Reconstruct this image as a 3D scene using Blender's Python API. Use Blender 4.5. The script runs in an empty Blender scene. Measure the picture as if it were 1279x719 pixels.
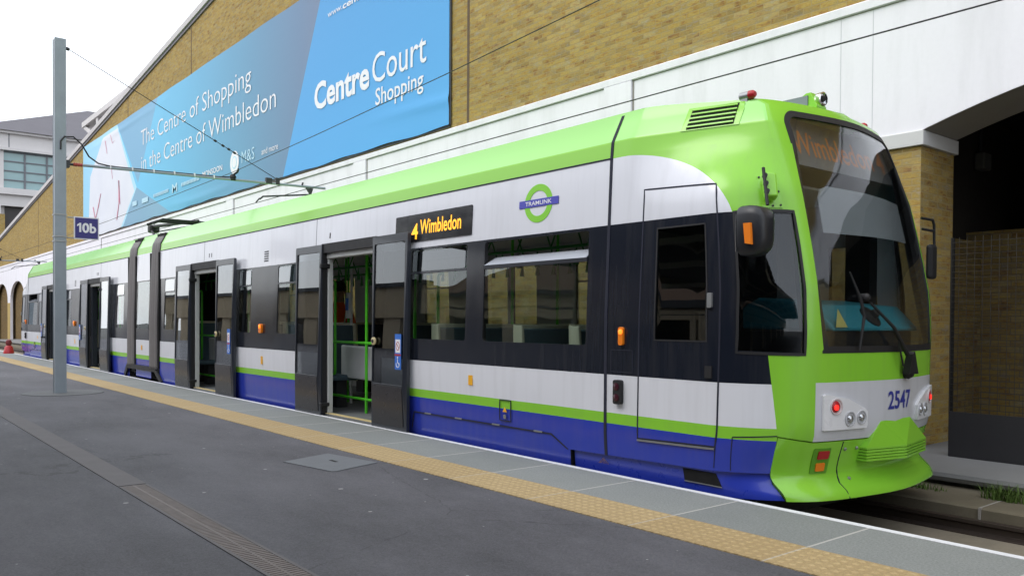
import bpy, bmesh, math, random
from mathutils import Vector, Matrix
from mathutils.geometry import delaunay_2d_cdt
random.seed(7)
scene = bpy.context.scene
COL = scene.collection
R = math.radians

# ------------------------------------------------------------------ materials
def nmat(name):
    m = bpy.data.materials.new(name); m.use_nodes = True
    nt = m.node_tree
    for n in list(nt.nodes): nt.nodes.remove(n)
    out = nt.nodes.new('ShaderNodeOutputMaterial')
    return m, nt, out
class N:
    """tiny expression helper round a node tree"""
    def __init__(s, nt): s.nt = nt
    def node(s, t, **kw):
        n = s.nt.nodes.new(t)
        for k, v in kw.items():
            setattr(n, k, v)
        return n
    def put(s, sock, v):
        if v is None: return
        if isinstance(v, bpy.types.NodeSocket): s.nt.links.new(v, sock)
        else:
            if sock.type == 'RGBA' and len(v) == 3: v = (*v, 1)
            sock.default_value = v
    def m(s, op, a, b=None, c=None, clamp=False):
        n = s.node('ShaderNodeMath', operation=op, use_clamp=clamp)
        s.put(n.inputs[0], a); s.put(n.inputs[1], b)
        if c is not None: s.put(n.inputs[2], c)
        return n.outputs[0]
    def mix(s, f, a, b, blend='MIX'):
        n = s.node('ShaderNodeMix', data_type='RGBA', blend_type=blend)
        s.put(n.inputs[0], f); s.put(n.inputs[6], a); s.put(n.inputs[7], b)
        return n.outputs[2]
    def coord(s, which='Object'): return s.node('ShaderNodeTexCoord').outputs[which]
    def sep(s, v):
        n = s.node('ShaderNodeSeparateXYZ'); s.put(n.inputs[0], v); return n.outputs
    def comb(s, x, y, z):
        n = s.node('ShaderNodeCombineXYZ')
        s.put(n.inputs[0], x); s.put(n.inputs[1], y); s.put(n.inputs[2], z); return n.outputs[0]
    def noise(s, vec, scale, detail=4, rough=.55, out='Fac'):
        n = s.node('ShaderNodeTexNoise'); s.put(n.inputs['Vector'], vec)
        n.inputs['Scale'].default_value = scale; n.inputs['Detail'].default_value = detail
        n.inputs['Roughness'].default_value = rough; return n.outputs[out]
    def ramp(s, f, stops):
        n = s.node('ShaderNodeValToRGB'); s.put(n.inputs[0], f)
        el = n.color_ramp.elements
        while len(el) > 1: el.remove(el[-1])
        for i, (p, c) in enumerate(stops):
            e = el[0] if i == 0 else el.new(p)
            e.position = p; e.color = (*c, 1) if len(c) == 3 else c
        return n.outputs[0]
    def scale(s, v, sx, sy, sz):
        n = s.node('ShaderNodeVectorMath', operation='MULTIPLY'); s.put(n.inputs[0], v)
        n.inputs[1].default_value = (sx, sy, sz); return n.outputs[0]
    def bump(s, h, strength, dist=.01):
        n = s.node('ShaderNodeBump'); s.put(n.inputs['Height'], h)
        n.inputs['Strength'].default_value = strength; n.inputs['Distance'].default_value = dist
        return n.outputs[0]
    def gt(s, a, b): return s.m('GREATER_THAN', a, b)
    def lt(s, a, b): return s.m('LESS_THAN', a, b)
    def bsdf(s, out, base, rough=.5, metal=0, spec=.5, coat=0, normal=None, emis=None, es=0, coat_rough=.05):
        p = s.node('ShaderNodeBsdfPrincipled')
        s.put(p.inputs['Base Color'], base); s.put(p.inputs['Roughness'], rough)
        p.inputs['Metallic'].default_value = metal
        p.inputs['Specular IOR Level'].default_value = spec
        p.inputs['Coat Weight'].default_value = coat
        p.inputs['Coat Roughness'].default_value = coat_rough
        if normal is not None: s.put(p.inputs['Normal'], normal)
        if emis is not None:
            s.put(p.inputs['Emission Color'], emis); p.inputs['Emission Strength'].default_value = es
        s.nt.links.new(p.outputs[0], out.inputs[0]); return p
MATS = {}
def plain(name, c, rough=.5, metal=0, spec=.5, coat=0, var=.08, vs=6, emis=None, es=0):
    """a material with slight uneven tone and roughness"""
    if name in MATS: return MATS[name]
    m, nt, out = nmat(name); n = N(nt)
    f = n.noise(n.coord(), vs, 5)
    k = n.m('MULTIPLY_ADD', f, 2*var, 1-var)
    col = n.mix(1, (*c, 1), n.comb(k, k, k), 'MULTIPLY')
    r = n.m('MULTIPLY_ADD', n.noise(n.coord(), vs*2.3, 3), .2, rough-.1, clamp=True)
    n.bsdf(out, col, r, metal, spec, coat, emis=emis, es=es)
    MATS[name] = m; return m

LIME = (.25, .60, .042); LIMEDEEP = (.17, .50, .02); BLUE = (.022, .045, .41); WHITE = (.72, .735, .79); DARK = (.010, .013, .022)
def livery():
    m, nt, out = nmat('tram_livery'); n = N(nt)
    uv = n.sep(n.node('ShaderNodeUVMap').outputs[0]); s, z = uv[0], uv[1]
    c = n.mix(n.gt(z, .405), (*BLUE, 1), (*LIME, 1))
    c = n.mix(n.gt(z, .495), c, (*WHITE, 1))
    c = n.mix(n.gt(z, .812), c, (*DARK, 1))
    c = n.mix(n.gt(z, 2.062), c, (*WHITE, 1))
    c = n.mix(n.gt(z, 2.625), c, (*LIME, 1))
    
    # the green sweep over the cab
    dx = n.m('MAXIMUM', n.m('DIVIDE', n.m('SUBTRACT', s, -4.80), 1.24), 0)
    dz = n.m('MAXIMUM', n.m('DIVIDE', n.m('SUBTRACT', z, 1.96), .66), 0)
    r = n.m('ADD', n.m('POWER', dx, 2.2), n.m('POWER', dz, 2.0))
    g = n.m('MULTIPLY', n.m('MULTIPLY', n.gt(r, 1.0), n.gt(s, -4.858)), n.gt(z, 2.062))
    c = n.mix(g, c, (*LIME, 1))
    c = n.mix(n.gt(z, 2.765), c, (.34, .74, .19, 1))  # sky glare on the roof slope painted in as a paler green
    # front pillar green, beside and below the side window
    up = n.m('MULTIPLY', n.gt(z, 1.02), n.gt(s, -3.10))
    bound = n.m('MULTIPLY_ADD', n.m('SUBTRACT', 1.034, z), .135, -3.366)
    low = n.m('MULTIPLY', n.lt(z, 1.021), n.gt(s, bound))
    g = n.m('MAXIMUM', up, low)
    c = n.mix(g, c, (*LIME, 1))
    wp = n.m('MULTIPLY', n.gt(s, -3.008), n.m('MULTIPLY', n.lt(z, .824), n.gt(z, .36)))
    c = n.mix(wp, c, (.60, .615, .66, 1))
    # road film: faint vertical streaks and dirt near the bottom (wear with a shape of its own)
    co = n.coord()
    st = n.noise(n.scale(co, 9, 9, .7), 1.4, 4)
    dirt = n.m('MULTIPLY', n.m('SUBTRACT', st, .45, clamp=True), .55)
    low = n.m('MULTIPLY', n.m('SUBTRACT', .5, z, clamp=True), .5)
    dirt = n.m('MULTIPLY', n.m('ADD', dirt, n.m('MULTIPLY', low, n.noise(co, 3.1)), clamp=True), n.lt(z, 2.62))
    c = n.mix(n.m('MULTIPLY', dirt, .55), c, (.16, .15, .14, 1))
    rough = n.m('MULTIPLY_ADD', n.noise(co, 2.2, 5), .16, .12)
    wav = n.bump(n.noise(n.scale(co, 1, 1, 1.6), 1.1, 2), .06, .012)
    n.bsdf(out, c, rough, 0, .42, .15, normal=wav, coat_rough=.08)
    MATS['livery'] = m; return m
def glass(name, tint, gloss_rough=.0, gain=1.0):
    m, nt, out = nmat(name); n = N(nt)
    tr = n.node('ShaderNodeBsdfTransparent'); tr.inputs[0].default_value = (*tint, 1)
    gl = n.node('ShaderNodeBsdfGlossy'); gl.inputs['Roughness'].default_value = gloss_rough
    gl.inputs[0].default_value = (.95, .97, 1, 1)
    wob = n.bump(n.noise(n.coord(), 1.3, 2), .04, .01)
    nt.links.new(wob, gl.inputs['Normal'])
    ge = n.node('ShaderNodeNewGeometry'); dp = n.node('ShaderNodeVectorMath', operation='DOT_PRODUCT')
    nt.links.new(ge.outputs['Incoming'], dp.inputs[0]); nt.links.new(ge.outputs['Normal'], dp.inputs[1])
    q = n.m('POWER', n.m('SUBTRACT', 1, n.m('ABSOLUTE', dp.outputs['Value']), clamp=True), 5)
    f = n.m('MULTIPLY', n.m('MULTIPLY_ADD', q, .96, .042), gain, clamp=True)
    mx = n.node('ShaderNodeMixShader')
    nt.links.new(f, mx.inputs[0]); nt.links.new(tr.outputs[0], mx.inputs[1]); nt.links.new(gl.outputs[0], mx.inputs[2])
    nt.links.new(mx.outputs[0], out.inputs[0]); MATS[name] = m; return m
def brick(name, cols, mortar, dark=1.0):
    m, nt, out = nmat(name); n = N(nt)
    co = n.sep(n.coord()); nrm = n.sep(n.node('ShaderNodeNewGeometry').outputs['Normal'])
    side = n.gt(n.m('ABSOLUTE', nrm[0]), .7)
    u = n.m('ADD', n.m('MULTIPLY', co[0], n.m('SUBTRACT', 1, side)), n.m('MULTIPLY', co[1], side))
    vec = n.comb(u, co[2], 0)
    def bt(c1, c2, mo):
        b = n.node('ShaderNodeTexBrick'); n.put(b.inputs['Vector'], vec)
        n.put(b.inputs['Color1'], c1); n.put(b.inputs['Color2'], c2); n.put(b.inputs['Mortar'], mo)
        b.inputs['Scale'].default_value = 1; b.inputs['Mortar Size'].default_value = .0065
        b.inputs['Mortar Smooth'].default_value = .2; b.inputs['Bias'].default_value = 0
        b.inputs['Brick Width'].default_value = .225; b.inputs['Row Height'].default_value = .075
        return b
    b = bt((0, 0, 0), (1, 1, 1), (.5, .5, .5))
    per = n.sep(b.outputs['Color'])[0]
    tone = n.ramp(per, [(0, cols[0]), (.22, cols[1]), (.45, cols[2]), (.7, cols[3]), (.88, cols[4]), (1, cols[5])])
    big = n.noise(n.scale(vec, 1, 1.8, 1), .55, 6, .65); fine = n.noise(n.comb(u, n.m('MULTIPLY', co[2], 2), 0), 26, 5, .7)
    k = n.m('MULTIPLY_ADD', big, 1.0, .40); k = n.m('MULTIPLY', k, n.m('MULTIPLY_ADD', fine, .6, .7))
    tone = n.mix(1, tone, n.comb(k, k, k), 'MULTIPLY')
    mo = n.noise(n.scale(vec, 4.2, 12, 1), 1.0, 6, .75); mt = n.ramp(mo, [(.33, (.13, .08, .045)), (.41, (.33, .16, .05)), (.46, (.46, .30, .06)), (.50, (.50, .38, .11)), (.54, (.36, .24, .07)), (.58, (.34, .31, .13)), (.63, (.42, .36, .26)), (.70, (.27, .26, .27))])
    tone = n.mix(.52, tone, n.mix(1, mt, tuple([v*2.1*sum(cols[2])/.685 for v in (.445, .45, .53)])+(1,), 'MULTIPLY'))
    tone = n.mix(n.m('MULTIPLY', n.m('SUBTRACT', n.noise(vec, 1.7, 5, .7), .52, clamp=True), 2.2, clamp=True), tone, n.mix(1, tone, (.95, 1.02, 1.25, 1), 'MULTIPLY'))
    c = n.mix(n.m('MULTIPLY', b.outputs['Fac'], .9), tone, (*mortar, 1))
    h = n.m('ADD', n.m('MULTIPLY', n.m('SUBTRACT', 1, b.outputs['Fac']), 1), n.m('MULTIPLY', fine, .35))
    n.bsdf(out, c, .88, 0, .25, normal=n.bump(h, .6, .012))
    MATS[name] = m; return m
def stone(name, c, var=.12, sc=2.0, rough=.8, bumpk=.25, streak=0.0, stain=(.25, .24, .22)):
    m, nt, out = nmat(name); n = N(nt); co = n.coord()
    a = n.noise(co, sc, 6, .6); b = n.noise(co, sc*28, 3, .6)
    k = n.m('ADD', n.m('MULTIPLY', a, var*2), n.m('MULTIPLY_ADD', b, var, 1-1.5*var))
    col = n.mix(1, (*c, 1), n.comb(k, k, k), 'MULTIPLY')
    if streak:
        s = n.noise(n.scale(co, 2.2, 2.2, .35), 1.5, 5, .6)
        col = n.mix(n.m('MULTIPLY', n.m('SUBTRACT', s, .48, clamp=True), streak), col, (*stain, 1))
    n.bsdf(out, col, rough, 0, .3, normal=n.bump(n.m('ADD', a, n.m('MULTIPLY', b, .3)), bumpk, .01))
    MATS[name] = m; return m
def asphalt():
    m, nt, out = nmat('platform_asphalt'); n = N(nt); co = n.coord()
    grain = n.noise(co, 85, 4, .85); g2 = n.noise(co, 28, 4, .75); mid = n.noise(n.scale(co, 1, 1.6, 1), 4.5, 6, .7); big = n.noise(n.scale(co, .45, 1.0, 1), 1.0, 7, .66)
    k = n.m('ADD', n.m('MULTIPLY', grain, 1.9), n.m('ADD', n.m('MULTIPLY', g2, .4), n.m('ADD', n.m('MULTIPLY', mid, .6), n.m('MULTIPLY_ADD', big, 1.7, -1.32))))
    c = n.mix(1, (.094, .093, .105, 1), n.comb(k, k, k), 'MULTIPLY')
    sp = n.gt(n.noise(co, 190, 2, .5), .70); c = n.mix(n.m('MULTIPLY', sp, .35), c, (.22, .22, .22, 1))
    for sc_, thr, r0 in ((1.5, .62, .012), (3.1, .78, .006)):
        v = n.node('ShaderNodeTexVoronoi', feature='F1', voronoi_dimensions='2D'); n.put(v.inputs['Vector'], co); v.inputs['Scale'].default_value = sc_
        pick = n.gt(n.sep(v.outputs['Color'])[0], thr)
        siz = n.m('MULTIPLY_ADD', n.sep(v.outputs['Color'])[1], .026, r0)
        gum = n.m('MULTIPLY', n.lt(n.m('ADD', v.outputs['Distance'], n.m('MULTIPLY', n.noise(co, 40, 2), .012)), siz), pick)
        c = n.mix(n.m('MULTIPLY', gum, .7), c, (.42, .42, .42, 1))
    # hairline cracks and a damp sheen in patches
    cr = n.node('ShaderNodeTexVoronoi', feature='DISTANCE_TO_EDGE'); n.put(cr.inputs['Vector'], n.mix(.12, co, n.noise(co, 2.0, 4, .6, 'Color'))); cr.inputs['Scale'].default_value = .42
    ck = n.m('MULTIPLY', n.lt(cr.outputs['Distance'], .0022), n.gt(mid, .50)); c = n.mix(n.m('MULTIPLY', ck, .35), c, (.018, .018, .018, 1))
    n.bsdf(out, c, n.m('MULTIPLY_ADD', mid, .35, .52), 0, .4, normal=n.bump(n.m('ADD', grain, n.m('MULTIPLY', g2, .5)), .7, .006))
    MATS['asphalt'] = m; return m
def slab_mat(name, c1, c2, joint, pitch, x0, depth=10, jw=.012, dome=False):
    m, nt, out = nmat(name); n = N(nt); co = n.sep(n.coord()); o = n.coord()
    q = n.m('DIVIDE', n.m('SUBTRACT', co[0], x0), pitch)
    fr = n.m('FRACT', q); idn = n.m('FLOOR', q)
    wn = n.node('ShaderNodeTexWhiteNoise', noise_dimensions='1D'); n.put(wn.inputs['W'], idn)
    per = wn.outputs['Value']
    g = n.noise(o, 75, 4, .85); a = n.noise(o, 3.2, 5, .62)
    c = n.mix(n.m('ADD', n.m('MULTIPLY', per, .45), n.m('MULTIPLY', a, .55)), (*c1, 1), (*c2, 1))
    k = n.m('MULTIPLY_ADD', g, 1.7, .15); c = n.mix(1, c, n.comb(k, k, k), 'MULTIPLY')
    d = n.m('MULTIPLY', n.m('MINIMUM', fr, n.m('SUBTRACT', 1, fr)), pitch)
    j = n.lt(d, jw/2); c = n.mix(n.m('MULTIPLY', j, .8), c, (*joint, 1))
    h = n.m('MULTIPLY', g, .3); dist = .003
    if dome:
        ax = n.m('SUBTRACT', n.m('FRACT', n.m('DIVIDE', co[0], .0667)), .5)
        ay = n.m('SUBTRACT', n.m('FRACT', n.m('DIVIDE', co[1], .0667)), .5)
        rr = n.m('SQRT', n.m('ADD', n.m('MULTIPLY', ax, ax), n.m('MULTIPLY', ay, ay)))
        dm = n.m('SUBTRACT', 1, n.m('MULTIPLY', rr, 3.0), clamp=True)
        dm = n.m('MINIMUM', n.m('MULTIPLY', dm, 2.2), 1)
        h = n.m('ADD', h, dm); dist = .006
        # scuffed pale tops
        c = n.mix(n.m('MULTIPLY', n.gt(dm, .75), n.m('MULTIPLY', a, .35)), c, (.62, .50, .33, 1))
        t = n.m('MULTIPLY', n.lt(dm, .03), .22); c = n.mix(t, c, (.16, .12, .08, 1))
    n.bsdf(out, c, .75, 0, .35, normal=n.bump(h, .8 if dome else .3, dist))
    MATS[name] = m; return m

M = {}
M['livery'] = livery()
M['lime'] = plain('lime_paint', LIME, .22, coat=.3, var=.02)
M['lime_matt'] = plain('lime_rail', (.10, .62, .03), .35, var=.04)
M['blue'] = plain('blue_paint', BLUE, .3, coat=.3, var=.1)
M['dark'] = plain('dark_frame_paint', (.022, .026, .036), .32, coat=.2)
M['leaf_low'] = plain('door_lower_panel', (.022, .020, .024), .3, coat=.2)
M['black'] = plain('black_rubber', (.012, .012, .014), .6)
M['void'] = plain('black_and_shade', (.006, .006, .006), .9)  # near-black for dark parts; paints the shade of vents, slots and portal ceiling
M['groove'] = plain('panel_gap', (.012, .014, .03), .8)
M['grey_in'] = plain('interior_grey', (.62, .63, .63), .5)
M['cream_in'] = plain('interior_cream', (.62, .58, .46), .5)
M['floor_in'] = plain('interior_floor', (.17, .175, .185), .6)
M['seat_blue'] = plain('seat_cloth', (.07, .11, .14), .9)
M['teal'] = plain('teal_console', (.03, .24, .30), .5)
M['blind'] = plain('sun_blind_cloth', (.27, .29, .31), .8)
M['galv'] = stone('galvanised_steel', (.31, .355, .40), .16, 3.5, .5, .08, streak=.7, stain=(.17, .20, .22))
M['steel'] = plain('steel', (.35, .36, .37), .4, metal=.7)
M['chrome'] = plain('lamp_reflector', (.75, .76, .78), .15, metal=1)
M['dksteel'] = plain('dark_steel', (.05, .052, .058), .5, metal=.4)
M['rail'] = plain('rail_steel', (.055, .042, .036), .5, metal=.5)
M['cable'] = plain('wire_black', (.02, .018, .022), .6)
M['orange'] = plain('amber_plastic', (.85, .22, .01), .35)
M['orange_lit'] = plain('amber_lamp_lit', (.9, .2, .01), .35, emis=(1, .22, .02, 1), es=1.6)
M['red_lit'] = plain('red_lamp_lit', (.8, .02, .02), .3, emis=(1, .03, .02, 1), es=1.3)
M['red'] = plain('red_plastic', (.42, .012, .02), .35)
M['amber_led'] = plain('amber_led', (.9, .4, .02), .5, emis=(1, .43, .02, 1), es=1.15)
M['amber_dim'] = plain('amber_led_dim', (.42, .17, .06), .5, emis=(1, .32, .08, 1), es=.10)
M['display'] = plain('display_face', (.018, .018, .022), .18, coat=.5)
M['white_paint'] = plain('white_line_paint', (.74, .75, .78), .6, var=.12, vs=9)
M['navy'] = plain('navy_enamel', (.035, .03, .20), .4)
M['sign_white'] = plain('sign_white', (.80, .80, .84), .5)
M['yellow'] = plain('yellow_sticker', (.85, .42, .01), .45)
M['stk_blue'] = plain('sticker_blue', (.03, .16, .62), .4)
M['stk_violet'] = plain('bar_violet', (.06, .06, .42), .4)
M['num_blue'] = plain('numeral_blue', (.035, .045, .30), .4)
M['lens'] = plain('clear_lens', (.5, .52, .55), .08, metal=.8)
M['bellows'] = plain('bellows_cloth', (.16, .15, .15), .55, var=.12)
M['hivis'] = plain('orange_workwear', (.85, .12, .015), .8)
M['skin'] = plain('skin', (.42, .24, .17), .6)
M['hair'] = plain('dark_hair', (.02, .015, .012), .8)
M['glass'] = glass('tram_window_glass', (.80, .85, .83), gain=1.2)
M['glass_door'] = glass('door_glass', (.50, .52, .53), gain=1.7)
M['glass_ws'] = glass('windscreen_glass', (.88, .90, .90), gain=1.25)
M['glass_top'] = glass('hopper_glass', (.35, .38, .40), gain=2.5)
bc = [(.16, .10, .045), (.30, .19, .055), (.38, .25, .065), (.44, .31, .08), (.42, .33, .16), (.24, .16, .08)]
M['brick'] = brick('yellow_stock_brick', bc, (.35, .27, .13))
M['brick_dk'] = brick('shaded_inner_brick', [tuple(v*.42 for v in c) for c in bc], (.09, .075, .055))  # same bricks darkened, the portal's shade put into their colours
M['portal_shade'] = plain('shaded_wall', (.018, .014, .011), .9)  # near-black wall, the deep shade of the portal put into its colour
M['joint'] = plain('movement_joint', (.12, .08, .05), .9, var=.3, vs=14)
M['white_stone'] = stone('white_render', (.86, .845, .90), .05, .7, .75, .05, streak=.9, stain=(.50, .50, .51))
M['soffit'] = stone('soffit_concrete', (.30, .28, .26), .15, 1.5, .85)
M['coping'] = stone('coping_stone', (.55, .53, .53), .12, 2, .8, .2)
M['concrete'] = stone('track_concrete', (.235, .205, .16), .3, 1.3, .9, .4, streak=.9, stain=(.07, .065, .055))
M['ledge'] = stone('ledge_concrete', (.145, .125, .09), .3, 2.3, .9, .4, streak=1.0, stain=(.06, .06, .045))
M['pave'] = stone('grey_paving', (.20, .20, .20), .12, 2, .8, .2)
M['patch'] = stone('repair_patch', (.15, .155, .16), .15, 4, .85, .3)
M['cover'] = stone('cover_plate', (.15, .16, .175), .14, 8, .6, .25)
M['asphalt'] = asphalt()
M['ground'] = stone('open_ground', (.10, .10, .095), .2, .2, .9, .2)
M['slab'] = slab_mat('stone_edge_slabs', (.185, .198, .193), (.26, .272, .262), (.50, .48, .45), .955, -7.28, jw=.016)
M['tactile'] = slab_mat('yellow_tactile_paving', (.40, .285, .13), (.49, .365, .185), (.50, .46, .39), .955, -7.28, jw=.014, dome=True)
M['grate'] = plain('drain_iron', (.165, .14, .13), .6, metal=.2, var=.3, vs=11)
M['channel'] = stone('drain_channel_concrete', (.150, .143, .147), .15, 5, .8, .2)
M['slate'] = stone('grey_roof', (.13, .125, .14), .15, .6, .8, .1)
M['pale_stone'] = stone('pale_building_stone', (.62, .60, .60), .08, .6, .8, .1, streak=.3, stain=(.4, .38, .37))
M['green_glass'] = plain('green_glass_panes', (.22, .36, .38), .15, coat=.6, var=.1, vs=.5)
M['mullion'] = plain('window_mullion', (.14, .15, .17), .5)
M['tile'] = stone('brown_roof_tile', (.14, .085, .055), .3, 5, .85, .5)
M['grass'] = plain('weed_leaf', (.075, .13, .02), .8, var=.3, vs=20)
M['mesh_wire'] = plain('mesh_wire', (.035, .03, .026), .6)
M['barrier'] = stone('dark_barrier_panel', (.034, .033, .036), .2, 3, .6, .1)
M['insul'] = plain('red_insulator', (.38, .05, .04), .4)
M['lamp_dim'] = plain('dim_fitting', (.09, .09, .085), .6)

# ------------------------------------------------------------------ mesh helpers
MIR = {'on': False}
XM = -36.86
def tf(p): return (XM-p[0], p[1], p[2]) if MIR['on'] else tuple(p)
def tag(o, label=None, cat=None, group=None, kind=None):
    if label: o['label'] = label
    if cat: o['category'] = cat
    if group: o['group'] = group
    if kind: o['kind'] = kind
    return o
def finish(name, me, mat, parent, smooth=None, bevel=0, thick=0, inner=None):
    for m in (mat if isinstance(mat, (list, tuple)) else [mat]): me.materials.append(m)
    if inner: me.materials.append(inner)
    o = bpy.data.objects.new(name, me); COL.objects.link(o)
    if parent:
        o.parent = parent
        o.matrix_parent_inverse = parent_inv(parent)
    if smooth is not None:
        for p in me.polygons: p.use_smooth = True
        me.set_sharp_from_angle(angle=R(smooth))
    if thick:
        md = o.modifiers.new('thickness', 'SOLIDIFY'); md.thickness = thick; md.offset = -1
        if inner: md.material_offset = 1; md.material_offset_rim = 0
    if bevel:
        md = o.modifiers.new('bevel', 'BEVEL'); md.width = bevel; md.segments = 2; md.limit_method = 'ANGLE'; md.angle_limit = R(35)
    return o
def world_of(o):
    m = Matrix.Translation(o.location) @ o.rotation_euler.to_matrix().to_4x4()
    return (world_of(o.parent) @ o.matrix_parent_inverse @ m) if o.parent else m
def parent_inv(p): return world_of(p).inverted()
def thing(name, label, cat, loc=(0, 0, 0), group=None):
    o = bpy.data.objects.new(name, None); COL.objects.link(o)
    o.location = loc; o.empty_display_size = .3
    return tag(o, label, cat, group)
class MB:
    def __init__(s): s.v = []; s.f = []; s.mi = []; s.cur = 0
    def add(s, vs, fs):
        o = len(s.v); s.v += [tf(p) for p in vs]
        for f in fs:
            f = [i+o for i in f]
            if MIR['on']: f.reverse()
            s.f.append(f); s.mi.append(s.cur)
        return s
    def mat(s, i): s.cur = i; return s
    def box(s, x0, x1, y0, y1, z0, z1):
        x0, x1 = min(x0, x1), max(x0, x1); y0, y1 = min(y0, y1), max(y0, y1); z0, z1 = min(z0, z1), max(z0, z1)
        return s.add([(x0,y0,z0),(x1,y0,z0),(x1,y1,z0),(x0,y1,z0),(x0,y0,z1),(x1,y0,z1),(x1,y1,z1),(x0,y1,z1)],
                     [(0,3,2,1),(4,5,6,7),(0,1,5,4),(1,2,6,5),(2,3,7,6),(3,0,4,7)])
    def prism(s, poly, axis, a, b):
        """poly 2D (counter-clockwise) extruded along axis from a to b"""
        ar = sum(p[0]*q[1]-q[0]*p[1] for p, q in zip(poly, poly[1:]+poly[:1]))
        if ar < 0: poly = poly[::-1]
        def P(p, t):
            return {'x': (t, p[0], p[1]), 'y': (p[0], t, p[1]), 'z': (p[0], p[1], t)}[axis]
        n = len(poly); vs = [P(p, a) for p in poly]+[P(p, b) for p in poly]
        fs = [tuple(range(n))[::-1], tuple(range(n, 2*n))]+[(i, (i+1) % n, n+(i+1) % n, n+i) for i in range(n)]
        if axis == 'y': fs = [f[::-1] for f in fs]
        return s.add(vs, fs)
    def tube(s, pts, r, n=8, cap=True):
        pts = [Vector(p) for p in pts]; rs = r if isinstance(r, (list, tuple)) else [r]*len(pts)
        vs = []; fs = []; up = None
        for i, p in enumerate(pts):
            d = ((pts[min(i+1, len(pts)-1)]-p).normalized()+(p-pts[max(i-1, 0)]).normalized()).normalized()
            if up is None:
                up = Vector((0, 0, 1)) if abs(d.z) < .9 else Vector((1, 0, 0))
            u = (up-d*up.dot(d)).normalized(); w = d.cross(u); up = u
            for k in range(n):
                a = 2*math.pi*k/n; vs.append(tuple(p+(u*math.cos(a)+w*math.sin(a))*rs[i]))
        for i in range(len(pts)-1):
            for k in range(n):
                a = i*n+k; b = i*n+(k+1) % n; fs.append((a, b, b+n, a+n))
        if cap: fs.append(tuple(range(n))[::-1]); fs.append(tuple(range((len(pts)-1)*n, len(pts)*n)))
        return s.add(vs, fs)
    def lathe(s, prof, origin, axis, n=20):
        """prof: (radius, distance along axis)"""
        ax = Vector(axis).normalized(); t = Vector((0, 0, 1)) if abs(ax.z) < .9 else Vector((1, 0, 0))
        u = (t-ax*t.dot(ax)).normalized(); w = ax.cross(u); o = Vector(origin); vs = []; fs = []
        for r, d in prof:
            for k in range(n):
                a = 2*math.pi*k/n; vs.append(tuple(o+ax*d+(u*math.cos(a)+w*math.sin(a))*max(r, 1e-4)))
        for i in range(len(prof)-1):
            for k in range(n):
                a = i*n+k; b = i*n+(k+1) % n; fs.append((a, b, b+n, a+n))
        fs.append(tuple(range(n))[::-1]); fs.append(tuple(range((len(prof)-1)*n, len(prof)*n)))
        return s.add(vs, fs)
    def build(s, name, mat, parent=None, smooth=None, bevel=0, thick=0, inner=None, uv=None):
        me = bpy.data.meshes.new(name); me.from_pydata(s.v, [], s.f); me.update()
        for p, i in zip(me.polygons, s.mi): p.material_index = i
        if uv:
            l = me.uv_layers.new(name='UVMap')
            for lp in me.loops: l.data[lp.index].uv = uv[lp.vertex_index]
        return finish(name, me, mat, parent, smooth, bevel, thick, inner)

def inside(p, poly):
    x, y = p; c = False; j = len(poly)-1
    for i in range(len(poly)):
        xi, yi = poly[i]; xj, yj = poly[j]
        if (yi > y) != (yj > y) and x < (xj-xi)*(y-yi)/(yj-yi)+xi: c = not c
        j = i
    return c
def rrect(x0, z0, x1, z1, r=.03, n=4):
    if r <= 0: return [(x0, z0), (x1, z0), (x1, z1), (x0, z1)]
    out = []
    for cx, cz, a0 in ((x1-r, z0+r, -90), (x1-r, z1-r, 0), (x0+r, z1-r, 90), (x0+r, z0+r, 180)):
        for k in range(n+1):
            a = R(a0+90*k/n); out.append((cx+r*math.cos(a), cz+r*math.sin(a)))
    return out
def cdt(outer, holes=(), lines=(), pts=()):
    vs = []; es = []
    for poly in [outer]+list(holes):
        o = len(vs); vs += poly; es += [(o+i, o+(i+1) % len(poly)) for i in range(len(poly))]
    for a, b in lines:
        es.append((len(vs), len(vs)+1)); vs += [a, b]
    vs += [p for p in pts if inside(p, outer)]
    v2, e2, f2, *_ = delaunay_2d_cdt([Vector(p) for p in vs], es, [], 0, 1e-5)
    keep = []
    for f in f2:
        c = (sum(v2[i].x for i in f)/len(f), sum(v2[i].y for i in f)/len(f))
        if inside(c, outer) and not any(inside(c, h) for h in holes): keep.append(list(f))
    out = []
    for f in keep:
        a, b, c = (v2[f[0]], v2[f[1]], v2[f[2]])
        if (b.x-a.x)*(c.y-a.y)-(c.x-a.x)*(b.y-a.y) < 0: f = f[::-1]
        out.append(f)
    used = sorted({i for f in out for i in f}); mp = {i: k for k, i in enumerate(used)}
    return [(v2[i].x, v2[i].y) for i in used], [[mp[i] for i in f] for f in out]

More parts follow.
